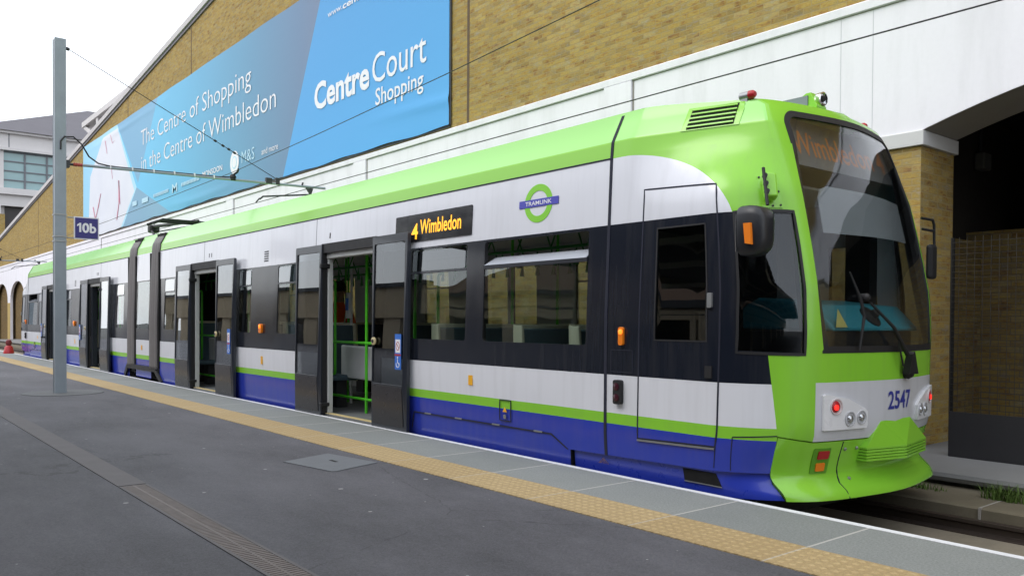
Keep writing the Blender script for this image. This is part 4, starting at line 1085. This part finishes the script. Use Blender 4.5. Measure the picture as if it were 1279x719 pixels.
# capital over the portal pier and the soffit
mb = MB(); mb.box(-8.0, -4.14, WY-.035, WY+.86, 3.202, 3.36); mb.build('capital', stone('capital_stone', (.62, .62, .62), .08, 2, .75, .1), bld, bevel=.006)
mb = MB(); vs = []; B = [(x, z-.004) for x, z in A]
for x, z in B: vs += [(x, WY-.004, z), (x, WY+.815, z)]
mb.add(vs, [(2*i, 2*i+1, 2*i+3, 2*i+2) for i in range(len(B)-1)]); mb.build('arch_soffit', M['soffit'], bld, thick=.02)
# movement joints
for x, z1 in ((-12.56, 12.5), (-28.15, 11.0), (-35.84, 10.2), (-55, 8.3)):
    mb = MB(); mb.box(x-.035, x+.035, WY-.004, WY+.01, 4.96, z1); mb.build('movement_joint', M['joint'], bld)
# sloping coping
def cop(y0, y1, dz0, dz1, mat, nm):
    mb = MB(); a, b = -90, -10
    mb.add([(a, y0, top(a)+dz0), (b, y0, top(b)+dz0), (b, y1, top(b)+dz0), (a, y1, top(a)+dz0), (a, y0, top(a)+dz1), (b, y0, top(b)+dz1), (b, y1, top(b)+dz1), (a, y1, top(a)+dz1)],
           [(0, 3, 2, 1), (4, 5, 6, 7), (0, 1, 5, 4), (1, 2, 6, 5), (2, 3, 7, 6), (3, 0, 4, 7)])
    return mb.build(nm, mat, bld)
cop(WY-.10, WY+.95, .002, .20, M['coping'], 'coping')
cop(WY-.05, WY+.85, -.10, .0, plain('lead_flashing', (.16, .15, .17), .5), 'flashing')
mb = MB(); mb.box(-44.0, -35.2, WY+.0, WY+2.6, 10.42, 10.66); ro = mb.build('roof_monitor', M['pale_stone'], bld)
mb = MB(); mb.box(-43.0, -35.2, WY+.5, WY+2.4, 9.0, 10.41); mb.build('monitor_louvres', M['dark'], ro)
mb = MB(); mb.prism([(-44.0, 10.42), (-43.5, 10.42), (-41.2, 9.60), (-41.9, 9.60)], 'y', WY+.05, WY+.2); mb.build('monitor_strut', M['pale_stone'], ro)
mb = MB(); mb.box(-41.4, -41.1, WY+.05, WY+.2, 9.6, 10.41); mb.build('monitor_post', M['pale_stone'], ro)
mb = MB(); mb.box(-41.5, -38.5, WY+1.2, WY+3, 10.67, 11.2); mb.build('monitor_cap', plain('pale_cap', (.62, .66, .70), .5), ro)
# inside the portal
mb = MB(); mb.box(-4.6, 4.5, 9.3, 9.5, -.3, 5); mb.box(-4.8, -4.6, 5.02, 9.5, -.3, 5); mb.box(4.5, 4.7, 5.02, 9.5, -.3, 5); mb.build('inner_wall', M['portal_shade'], bld)
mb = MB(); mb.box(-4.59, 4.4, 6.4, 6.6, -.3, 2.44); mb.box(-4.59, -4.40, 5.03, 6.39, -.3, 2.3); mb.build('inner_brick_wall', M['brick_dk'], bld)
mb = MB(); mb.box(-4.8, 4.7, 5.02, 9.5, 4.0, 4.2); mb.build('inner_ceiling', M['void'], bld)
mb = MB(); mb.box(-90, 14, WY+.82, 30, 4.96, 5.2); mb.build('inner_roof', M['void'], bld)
# fence across the portal
f = thing('mesh_fence', 'dark wire mesh fence with a solid lower panel across the portal at right', 'fence', (0, 3.8, -.1))
FX0, FX1, FY = -3.69, 1.9, 3.82
mb = MB(); mb.box(FX0, FX1, FY-.015, FY+.015, -.098, .36); mb.build('lower_panel', M['barrier'], f)
mb = MB(); x = FX0
while x < FX1: mb.box(x-.0018, x+.0018, FY-.003, FY+.003, .36, 2.13); x += .075
z = .40
while z < 2.13: mb.box(FX0, FX1, FY-.0062, FY-.0032, z-.0018, z+.0018); z += .06
mb.build('wire_mesh', M['mesh_wire'], f)
for x in (FX0+.0, -1.6, .3):
    mb = MB(); mb.box(x-.015, x+.015, FY+.016, FY+.05, -.098, 2.13); mb.build('post', M['void'], f)
# fittings glimpsed inside
t = thing('wall_lamp', 'pale square lamp high on the dark wall inside the portal', 'lamp', (-4.0, 8.9, 3.9))
mb = MB(); mb.box(-4.59, -4.46, 6.6, 6.85, 3.28, 3.5); mb.build('housing', M['lamp_dim'], t, bevel=.02)
mb = MB(); mb.tube([(-4.58, 6.78, 3.55), (-4.58, 6.78, 3.98)], .02); mb.build('conduit', M['dksteel'], t)
t = thing('ceiling_sign', 'small pale rectangular box sign hanging in the dark portal', 'sign', (-4.0, 7.0, 2.9))
mb = MB(); mb.box(-4.15, -3.3, 7.3, 7.45, 2.66, 2.86); mb.build('sign_panel', M['lamp_dim'], t, bevel=.01)
mb = MB(); mb.tube([(-3.9, 7.38, 2.86), (-3.9, 7.38, 4.0)], .012); mb.tube([(-3.5, 7.38, 2.86), (-3.5, 7.38, 4.0)], .012); mb.build('hanger', M['dksteel'], t)

# ------------------------------------------------------------------ banner
def bmap(dy): return lambda x, z: (x, WY-.07-dy, z)
BX0, BX1, BZ0, BZ1 = -43.4, -13.1, 5.02, 9.36
m, nt, outn = nmat('banner_print'); n = N(nt); co = n.sep(n.coord()); X, Z = co[0], co[2]
def gr(a, b): return n.m('DIVIDE', n.m('SUBTRACT', X, a), b-a, clamp=True)
right = n.mix(n.m('DIVIDE', n.m('SUBTRACT', Z, 4.9), 4.5, clamp=True), (.10, .40, .80, 1), (.085, .33, .66, 1))
div = n.m('MULTIPLY_ADD', n.m('SUBTRACT', Z, 5.08), (20.67-18.56)/(9.03-5.08), -20.67)
midc = n.ramp(gr(-34, -18.6), [(0, (.17, .55, .82)), (.35, (.14, .44, .68)), (.7, (.13, .31, .48)), (.93, (.15, .24, .38)), (1, (.17, .23, .35))])
c = n.mix(n.gt(X, div), midc, right)
def halfp(x0, z0, x1, z1):   # 1 on the left side of the directed line
    return n.gt(n.m('SUBTRACT', n.m('MULTIPLY', n.m('SUBTRACT', Z, z0), x1-x0), n.m('MULTIPLY', n.m('SUBTRACT', X, x0), z1-z0)), 0)
def tri(*p):
    r = None
    for (a, b), (c_, d) in zip(p, p[1:]+p[:1]):
        h = halfp(a, b, c_, d); r = h if r is None else n.m('MULTIPLY', r, h)
    return r
c = n.mix(tri((-37.3, 9.4), (-34.2, 6.55), (-31.6, 9.4)), c, (.20, .42, .62, 1))
c = n.mix(tri((-36.8, 4.9), (-29.8, 4.9), (-34.4, 6.4)), c, (.22, .40, .56, 1))
left = n.mix(gr(-43.4, -37), (.30, .62, .84, 1), (.42, .72, .88, 1))
lreg = n.m('MAXIMUM', tri((-44, 4.9), (-36.6, 4.9), (-34.4, 6.4), (-37.3, 9.4), (-44, 9.4)), 0)
c = n.mix(lreg, c, left)
wv = n.m('MULTIPLY', n.noise(n.coord(), .8, 2), .6)
c = n.mix(tri((-42.4, 4.9), (-36.9, 4.9), (-34.7, 6.3), (-37.2, 9.2), (-39.6, 9.2), (-42.0, 7.8)), c, n.mix(wv, (.76, .78, .84, 1), (.62, .66, .76, 1)))
fold = n.bump(n.m('ADD', n.noise(n.scale(n.coord(), .25, 1, 2.2), 1.6, 4), n.m('MULTIPLY', n.noise(n.coord(), 5, 3), .15)), .12, .03)
n.bsdf(outn, c, .55, 0, .3, normal=fold); M['banner'] = m
ban = thing('banner', 'huge blue and white shopping centre banner hung along the brick wall', 'banner', (-28, WY-.05, 4.98))
# sheet with slack edges
nxs = 160; nz = 60; vs = []; fs = []
for i in range(nxs+1):
    for j in range(nz+1):
        u = i/nxs; w = j/nz; x = BX0+(BX1-BX0)*u; z = BZ0+(BZ1-BZ0)*w
        if j == 0: z += .012*math.sin(u*90)+.01*math.sin(u*37)
        if j == nz: z += .008*math.sin(u*47)
        vs.append((x, WY-.060-.004*math.sin(u*70+w*2)*(abs(w-.5)*2)**6-.022*math.exp(-((w-.09-.05*math.sin(u*9))/.022)**2)*max(0, math.sin(u*13+1))-.016*math.exp(-((w-.93)/.02)**2)*max(0, math.sin(u*7)), z))
for i in range(nxs):
    for j in range(nz):
        a = i*(nz+1)+j; fs.append((a, a+nz+1, a+nz+2, a+1))
mb = MB(); mb.add(vs, fs); mb.build('banner_sheet', M['banner'], ban, smooth=60)
mb = MB(); mb.tube([(BX0, WY-.03, BZ0-.02), (BX1, WY-.03, BZ0-.02)], .02); mb.tube([(BX1+.0, WY-.03, BZ0), (BX1, WY-.03, BZ1)], .02); mb.tube([(BX0, WY-.03, BZ0), (BX0, WY-.03, BZ1)], .02); mb.build('banner_rail', M['dark'], ban)
TM = bmap(.002)
def btext(body, x0, x1, b, cap, bold=0.0, mat='sign_white'):
    mb = MB(); text_on(mb, body, x0, x1, b, cap, TM, bold); mb.build('lettering', M[mat], ban)
btext('Centre', -18.85, -16.15, 6.40, .62, .028); btext('Court', -16.02, -13.88, 6.42, .64, .002)
btext('Shopping', -15.88, -13.98, 5.93, .36, .008)
btext('www.', -18.15, -17.42, 8.46, .15); btext('centrecourt', -17.40, -15.2, 8.45, .15, .02)
btext('The Centre of Shopping', -33.75, -22.85, 7.90, .60, -.008); btext('in the Centre of Wimbledon', -33.7, -21.15, 6.93, .60, -.008)
M['logo_pale'] = plain('logo_pale', (.45, .68, .82), .5)
btext('MONSOON', -26.85, -25.1, 5.80, .17, .012); btext('and more', -22.1, -21.0, 5.80, .17, 0); btext('M&S', -23.55, -22.6, 5.78, .34, 0, 'logo_pale')
btext('M', -29.95, -29.4, 5.66, .30, .02, 'logo_pale')
mb = MB(); p0 = Vector(TM(-24.1, 5.88)); mb.lathe([(.34, 0), (.34, .004)], p0, (0, -1, 0), 28); q_ = mb.build('logo_disc', M['sign_white'], ban)
mb = MB(); mb.lathe([(.19, .004), (.19, .007)], p0, (0, -1, 0), 20); mb.build('logo_ring', M['logo_pale'], q_); mb = MB(); mb.lathe([(.15, .007), (.15, .010)], p0, (0, -1, 0), 20); mb.build('logo_core', M['sign_white'], q_)
mb = MB()
for a, b, z, h in ((-34.9, -34.3, 5.70, .18), (-33.6, -32.8, 5.68, .18)):
    mb.box(a, b, WY-.084, WY-.079, z, z+h)
mb.build('logo_block', M['logo_pale'], ban)
mb = MB()
for a, b, z in ((-32.1, -30.4, 5.74), (-28.9, -27.2, 5.76)):
    k = a
    while k < b: mb.box(k, k+.09, WY-.084, WY-.079, z, z+.12); k += .14
mb.build('logo_line', M['logo_pale'], ban)
M['scrib'] = plain('pink_stroke', (.62, .22, .32), .6)
mb = MB()
def stroke(pts, r): [mb.prism([(a_[0]-r, a_[1]), (a_[0]+r, a_[1]), (b_[0]+r*.5, b_[1]), (b_[0]-r*.5, b_[1])], 'y', WY-.078, WY-.070) for a_, b_ in zip(pts, pts[1:])]
stroke([(-41.4, 6.35), (-41.0, 5.75), (-40.5, 6.2), (-40.0, 6.8)], .06); stroke([(-37.3, 5.4), (-36.95, 6.1), (-37.0, 7.0), (-36.8, 6.0)], .055); stroke([(-39.2, 9.0), (-38.9, 8.4)], .025); stroke([(-38.3, 9.1), (-38.0, 8.7), (-37.6, 8.75)], .025); stroke([(-38.2, 7.8), (-38.0, 7.2)], .02)
mb.build('pink_stroke', M['scrib'], ban)

# ------------------------------------------------------------------ pale building far behind
BXX = -85
pb = thing('pale_stone_building', 'pale stone building with green tinted windows and a grey roof far behind at left', 'building', (BXX-5, 8, 0))
mb = MB(); mb.box(BXX-14, BXX, -14, 6.3, 0, 12.2); mb.box(BXX-14, BXX-.6, 6.3, 26, 0, 11.2); mb.build('wall', M['pale_stone'], pb)
mb = MB(); mb.box(BXX-14, BXX, 6.3, 26, 11.2, 12.2); mb.box(BXX-14, BXX+.35, -14, 26, 12.2, 12.75); mb.box(BXX-14, BXX+.15, -14, 26, 16.1, 17.7); mb.box(BXX-14, BXX+.45, -14, 26, 16.05, 16.3); mb.box(BXX-14, BXX+.5, -14, 26, 17.55, 17.75); mb.build('stone_bands', M['pale_stone'], pb)
mb = MB()
for y in (6.9, 11.0, 15, 19): mb.box(BXX+.15, BXX+.17, y-.04, y+.04, 16.3, 17.55)
mb.build('band_joint', M['mullion'], pb)
mb = MB(); mb.box(BXX-1.0, BXX-.1, -13, 25, 12.75, 16.05); wn = mb.build('window', M['green_glass'], pb)
mb = MB(); mb.box(BXX-.6, BXX+.1, 5.2, 6.5, 12.75, 16.05); mb.box(BXX-.6, BXX+.1, -3, -2, 12.75, 16.05); mb.build('window_pier', M['pale_stone'], pb)
mb = MB()
for y in (8.15, 9.9, 11.6, 13.3, 15, 16.7): mb.box(BXX-.1, BXX, y-.07, y+.07, 12.75, 16.05)
for z in (13.5, 14.3, 15.15, 15.95): mb.box(BXX-.1, BXX-.01, 6.5, 25, z-.05, z+.05)
mb.build('window_frame', M['mullion'], wn)
mb = MB(); mb.box(BXX-.7, BXX-.55, 6.65, 25, 5, 11.2); mb.build('dark_opening', plain('opening_shade', (.035, .03, .03), .5), pb)  # near-black sheet painting the shade inside the opening
mb = MB(); mb.box(BXX-.5, BXX+.02, 2.5, 6.6, 0, 10.45); mb.box(BXX-.5, BXX+.02, 10.6, 11.2, 0, 11.2); mb.build('brick_pier', M['brick'], pb)
mb = MB(); E0 = (BXX+.7, 4.0, 17.75); E1 = (BXX+.7, 26, 17.75); E2 = (BXX-10, 15.4, 22.9); E3 = (BXX-10, 26, 22.9); E4 = (BXX-14, 4, 17.75); E5 = (BXX-14, 26, 17.75)
mb.add([E0, E1, E3, E2, E4, E5], [(0, 1, 2, 3), (4, 0, 3), (4, 3, 2, 5), (0, 4, 5, 1), (1, 5, 2)]); mb.build('roof', M['slate'], pb)

# red bollard by the end of the line
t = thing('red_bollard', 'squat red barrier base with a dark round top by the rear of the tram', 'bollard', (-34.1, -.16, 0))
mb = MB(); mb.lathe([(.17, 0), (.17, .05), (.15, .10), (.13, .22), (.08, .28)], (-34.1, -.24, .003), (0, 0, 1), 16); mb.build('base', M['red'], t, smooth=40)
mb = MB(); mb.lathe([(.06, .27), (.09, .32), (.10, .40), (.08, .47), (.02, .50)], (-34.1, -.24, 0), (0, 0, 1), 16); mb.build('top', plain('dark_red', (.16, .015, .02), .5), t, smooth=40)

# weeds along the ledge
def weed(x, y, n, h, sp, label, seed):
    rnd = random.Random(seed); mb = MB()
    for k in range(n):
        a = rnd.uniform(0, 6.28); r = rnd.uniform(0, sp); bx = x+r*math.cos(a)*1.8; by = y+r*math.sin(a)*.6; L = h*rnd.uniform(.4, 1.1)
        d = rnd.uniform(0, 6.28); lean = rnd.uniform(.1, .8)*L; w = rnd.uniform(.003, .008)
        px, py = -math.sin(d)*w, math.cos(d)*w; pts = []
        for t_ in (0, .4, .75, 1):
            c_ = (bx+math.cos(d)*lean*t_*t_, by+math.sin(d)*lean*t_*t_, -.235+L*t_*(1-.25*t_*lean/L)); k2 = 1-t_*.9
            pts += [(c_[0]-px*k2, c_[1]-py*k2, c_[2]), (c_[0]+px*k2, c_[1]+py*k2, c_[2])]
        mb.add(pts, [(0, 1, 3, 2), (2, 3, 5, 4), (4, 5, 7, 6)])
    o = mb.build('weed', plain('weed_leaf', (0, 0, 0)), None); tag(o, label, 'weed', 'weeds on the concrete ledge')
MATS['weed_leaf'] = M['grass']
weed(-2.72, 2.62, 240, .15, .11, 'largest grassy weed tuft on the concrete ledge in front of the mesh fence', 1)
weed(-2.28, 2.72, 130, .12, .13, 'low leafy weed on the ledge at the right edge of the picture', 2)
weed(-3.42, 2.62, 90, .07, .14, 'small weed on the ledge just under the nose of the tram', 3)
weed(-2.47, 2.74, 60, .10, .07, 'thin weed tuft on the ledge between two thicker weeds', 4)

# station building on the other side of the platform, behind the viewer; it is what the tram's glass mirrors
sb = thing('station_building', 'low stone station building with a tiled roof across the platform, mirrored in the tram windows', 'building', (-10, -22, 0))
mb = MB(); mb.box(-40, 40, -34, -22, 1.95, 3.6); mb.box(-40, 40, -34, -25, -.5, 1.95); mb.box(-90, -40.01, -34, -21.5, 2.3, 4.6); mb.box(-90, -40.01, -34, -25, -.5, 2.3); mb.build('wall', stone('buff_stone', (.46, .38, .26), .15, .5, .85), sb)
mb = MB()
for k in range(13): mb.box(-40+k*6.2, -39.0+k*6.2, -22.6, -22, -.5, 1.95)
for k in range(9): mb.box(-90+k*5.6, -88.0+k*5.6, -22.6, -21.7, -.5, 2.3)
mb.build('pier', stone('buff_stone_pier', (.50, .42, .30), .15, .5, .85), sb)
mb = MB(); mb.box(-90, 40, -24.9, -24.8, -.5, 1.9); mb.build('shopfront', plain('dark_glazing', (.02, .022, .024), .2), sb)
mb = MB(); mb.box(-40, 40, -22.2, -21.5, 3.6, 3.9); mb.box(-40, 40, -22.03, -21.97, 2.6, 2.75); mb.box(-90, -40.02, -21.7, -21.2, 4.6, 4.9); mb.build('gutter', M['dksteel'], sb)
mb = MB(); mb.add([(-40.5, -21.6, 3.9), (40, -21.6, 3.9), (40, -30, 8.6), (-38, -30, 8.6), (-40.5, -36, 3.9), (40, -36, 3.9)], [(0, 1, 2, 3), (3, 2, 5, 4), (0, 3, 4), (1, 5, 2)]); mb.build('roof', M['tile'], sb)
mb = MB(); mb.box(-19, 32, -21.4, -5.3, 4.15, 4.30); cn_ = mb.build('canopy', plain('canopy_grey', (.10, .10, .10), .8), sb)  # unseen canopy, lowered and extended to block sky from the cab glass
mb = MB()
for k in range(9): mb.box(-19+k*6, -18.7+k*6, -21.4, -5.3, 3.95, 4.149)
for y in (-5.3, -9.5, -12.8, -17.1): mb.box(-19, 32, y-.12, y, 3.80, 3.949)
mb.build('canopy_beam', plain('canopy_beam_cream', (.45, .42, .34), .7), cn_)
for k in range(5):
    mb = MB(); mb.tube([(-18.8+k*12, -12.9, 0), (-18.8+k*12, -12.9, 3.8)], .09, 12); mb.build('canopy_column', plain('canopy_beam_cream', (.45, .42, .34), .7), cn_)
mb = MB(); mb.box(-34, 40, -44, -33, -.5, 13.5); mb.build('added_sky_block', stone('brown_block', (.20, .14, .09), .2, .5, .85), sb)  # unseen block added to keep sky out of the cab window's reflection

# ------------------------------------------------------------------ the cleaner inside the tram
def skin_body(name, joints, bones, mat, parent, sub=2):
    me = bpy.data.meshes.new(name); me.from_pydata([j[0] for j in joints], bones, []); me.update()
    o = bpy.data.objects.new(name, me); COL.objects.link(o)
    o.parent = parent; o.matrix_parent_inverse = parent_inv(parent)
    o.modifiers.new('skin', 'SKIN'); 
    if not me.skin_vertices: 
        bpy.context.view_layer.objects.active = o
    sv = me.skin_vertices[0].data
    for i, j in enumerate(joints):
        r = j[1]; sv[i].radius = r if isinstance(r, tuple) else (r, r)
    sv[0].use_root = True
    md = o.modifiers.new('smooth', 'SUBSURF'); md.levels = sub; md.render_levels = sub
    dg = bpy.context.evaluated_depsgraph_get(); ev = o.evaluated_get(dg)
    nm = bpy.data.meshes.new_from_object(ev); o.modifiers.clear(); o.data = nm
    for m_ in (mat if isinstance(mat, (list, tuple)) else [mat]): nm.materials.append(m_)
    for p in nm.polygons: p.use_smooth = True
    return o
px, py, pz = -12.38, 1.42, .02
per = thing('person', 'cleaner in orange workwear standing inside the tram behind the front open door, holding a broom', 'person', (px, py, pz))
P = lambda x, y, z: (px+x, py+y, pz+z)
J = [(P(0, 0, .95), (.17, .14)), (P(.01, 0, 1.15), (.15, .12)), (P(.02, 0, 1.38), (.20, .13)), (P(.03, 0, 1.50), (.08, .07)), (P(.05, 0, 1.58), (.055, .055)), (P(.07, 0, 1.66), (.078, .095)), (P(.07, 0, 1.74), (.075, .09)),
     (P(-.02, -.20, 1.43), .065), (P(.02, -.27, 1.16), .055), (P(.22, -.20, 1.05), .042), (P(.29, -.17, 1.05), .035),
     (P(-.02, .20, 1.43), .065), (P(.03, .27, 1.18), .055), (P(.24, .10, 1.20), .042), (P(.31, .04, 1.22), .035),
     (P(0, -.10, .88), .10), (P(.02, -.11, .48), .072), (P(-.02, -.12, .10), .055), (P(.12, -.13, .04), .04),
     (P(0, .10, .88), .10), (P(.04, .11, .48), .072), (P(.0, .12, .10), .055), (P(.14, .13, .04), .04)]
Bn = [(0, 1), (1, 2), (2, 3), (3, 4), (4, 5), (5, 6), (2, 7), (7, 8), (8, 9), (9, 10), (2, 11), (11, 12), (12, 13), (13, 14), (0, 15), (15, 16), (16, 17), (17, 18), (0, 19), (19, 20), (20, 21), (21, 22)]
for hx, hy, hz, sg in ((.31, -.17, 1.05, 1), (.33, .04, 1.22, -1)):
    root = len(J)-1
    w = 10 if sg == 1 else 14
    for k in range(5):
        a = (k-2)*.020
        if k == 4: q1, q2 = (hx+.02, hy+sg*.03, hz+.03), (hx+.05, hy+sg*.035, hz+.02)
        else: q1, q2 = (hx+.045, hy-sg*.005, hz+a), (hx+.055+.004*k, hy+sg*.03, hz+a)
        J.append((P(*q1), .009)); J.append((P(*q2), .0085)); Bn.append((w, len(J)-2)); Bn.append((len(J)-2, len(J)-1))
body = skin_body('body', J, Bn, [M['hivis'], M['skin'], M['black']], per)
for p in body.data.polygons:
    c = p.center
    if c.z > pz+1.53 or (c.x > px+.27 and c.z > pz+.9): p.material_index = 1
    elif c.z < pz+.10: p.material_index = 2
mb = MB(); mb.lathe([(.02, .13), (.07, .115), (.10, .06), (.105, 0), (.098, -.05), (.07, -.07)], P(.055, 0, 1.76), (-.25, 0, 1), 16); mb.build('hair', M['hair'], per, smooth=60)
mb = MB(); mb.lathe([(.004, 0), (.014, .02), (.016, .045), (.006, .055)], P(.15, 0, 1.72), (.35, 0, -1), 8)
for s_ in (-1, 1): mb.lathe([(.002, -.004), (.02, 0), (.024, .01), (.01, .018)], P(.06, s_*.088, 1.69), (0, s_, 0), 10)
mb.build('face_features', M['skin'], per, smooth=60)
br = thing('broom', 'long handled broom held by the cleaner inside the tram', 'broom', (px+.4, py, .02))
mb = MB(); mb.tube([P(.60, -.38, .10), P(.345, -.02, 1.45)], .013); mb.build('handle', M['cream_in'], br)
mb = MB(); mb.prism([(py-.55, .02), (py-.25, .02), (py-.28, .13), (py-.52, .13)], 'x', px+.56, px+.64); mb.build('head', M['black'], br)

# ------------------------------------------------------------------ light
w = bpy.data.worlds.new('World'); scene.world = w; w.use_nodes = True
nt = w.node_tree
for n_ in list(nt.nodes): nt.nodes.remove(n_)
n = N(nt); out = n.node('ShaderNodeOutputWorld')
sky = n.node('ShaderNodeTexSky', sky_type='NISHITA'); sky.sun_disc = False
SUN_EL, SUN_AZ = 50, 200
sky.sun_elevation = R(SUN_EL); sky.sun_rotation = R(SUN_AZ); sky.air_density = 1.0; sky.dust_density = 3.0
b1 = n.node('ShaderNodeBackground'); nt.links.new(sky.outputs[0], b1.inputs[0]); b1.inputs[1].default_value = .05
# a closed white cloud deck, a little uneven
cl = n.noise(n.scale(n.coord('Generated'), 1, 1, 2.5), 2.2, 4)
cc = n.ramp(cl, [(.25, (.86, .92, 1.0)), (.75, (1.0, 1.0, 1.0))])
b2 = n.node('ShaderNodeBackground'); nt.links.new(cc, b2.inputs[0]); b2.inputs[1].default_value = 1.45
ad = n.node('ShaderNodeAddShader'); nt.links.new(b1.outputs[0], ad.inputs[0]); nt.links.new(b2.outputs[0], ad.inputs[1]); nt.links.new(ad.outputs[0], out.inputs[0])
sl = bpy.data.lights.new('sun', 'SUN'); sl.energy = .6; sl.angle = R(25); sl.color = (1, .98, .95)
so = bpy.data.objects.new('sun', sl); COL.objects.link(so)
az, el = R(SUN_AZ), R(SUN_EL)
d = Vector((math.sin(az)*math.cos(el), math.cos(az)*math.cos(el), math.sin(el)))
so.rotation_euler = (-d).to_track_quat('-Z', 'Y').to_euler(); so.location = (0, 0, 20)

# ------------------------------------------------------------------ camera
cam = bpy.data.cameras.new('camera'); co_ = bpy.data.objects.new('camera', cam); COL.objects.link(co_)
co_.matrix_world = Matrix(((0.6335954, -0.0150052, 0.7735191, 0.0), (0.7736398, 0.0042792, -0.6336112, -5.0), (0.0061974, 0.9998783, 0.0143199, 1.25), (0, 0, 0, 1)))
cam.sensor_fit = 'HORIZONTAL'; cam.sensor_width = 36; cam.lens = 1031/1279*36; cam.shift_y = 56.5/1279
cam.clip_start = .05; cam.clip_end = 2000
scene.camera = co_
scene.view_settings.view_transform = 'Standard'; scene.view_settings.look = 'None'
scene.view_settings.exposure = 0.12; scene.view_settings.gamma = 1.0; scene.view_settings.use_curve_mapping = False
scene.cycles.max_bounces = 7; scene.cycles.diffuse_bounces = 3; scene.cycles.glossy_bounces = 4; scene.cycles.transparent_max_bounces = 24; scene.cycles.transmission_bounces = 4
scene.cycles.sample_clamp_indirect = 6; scene.cycles.use_denoising = True
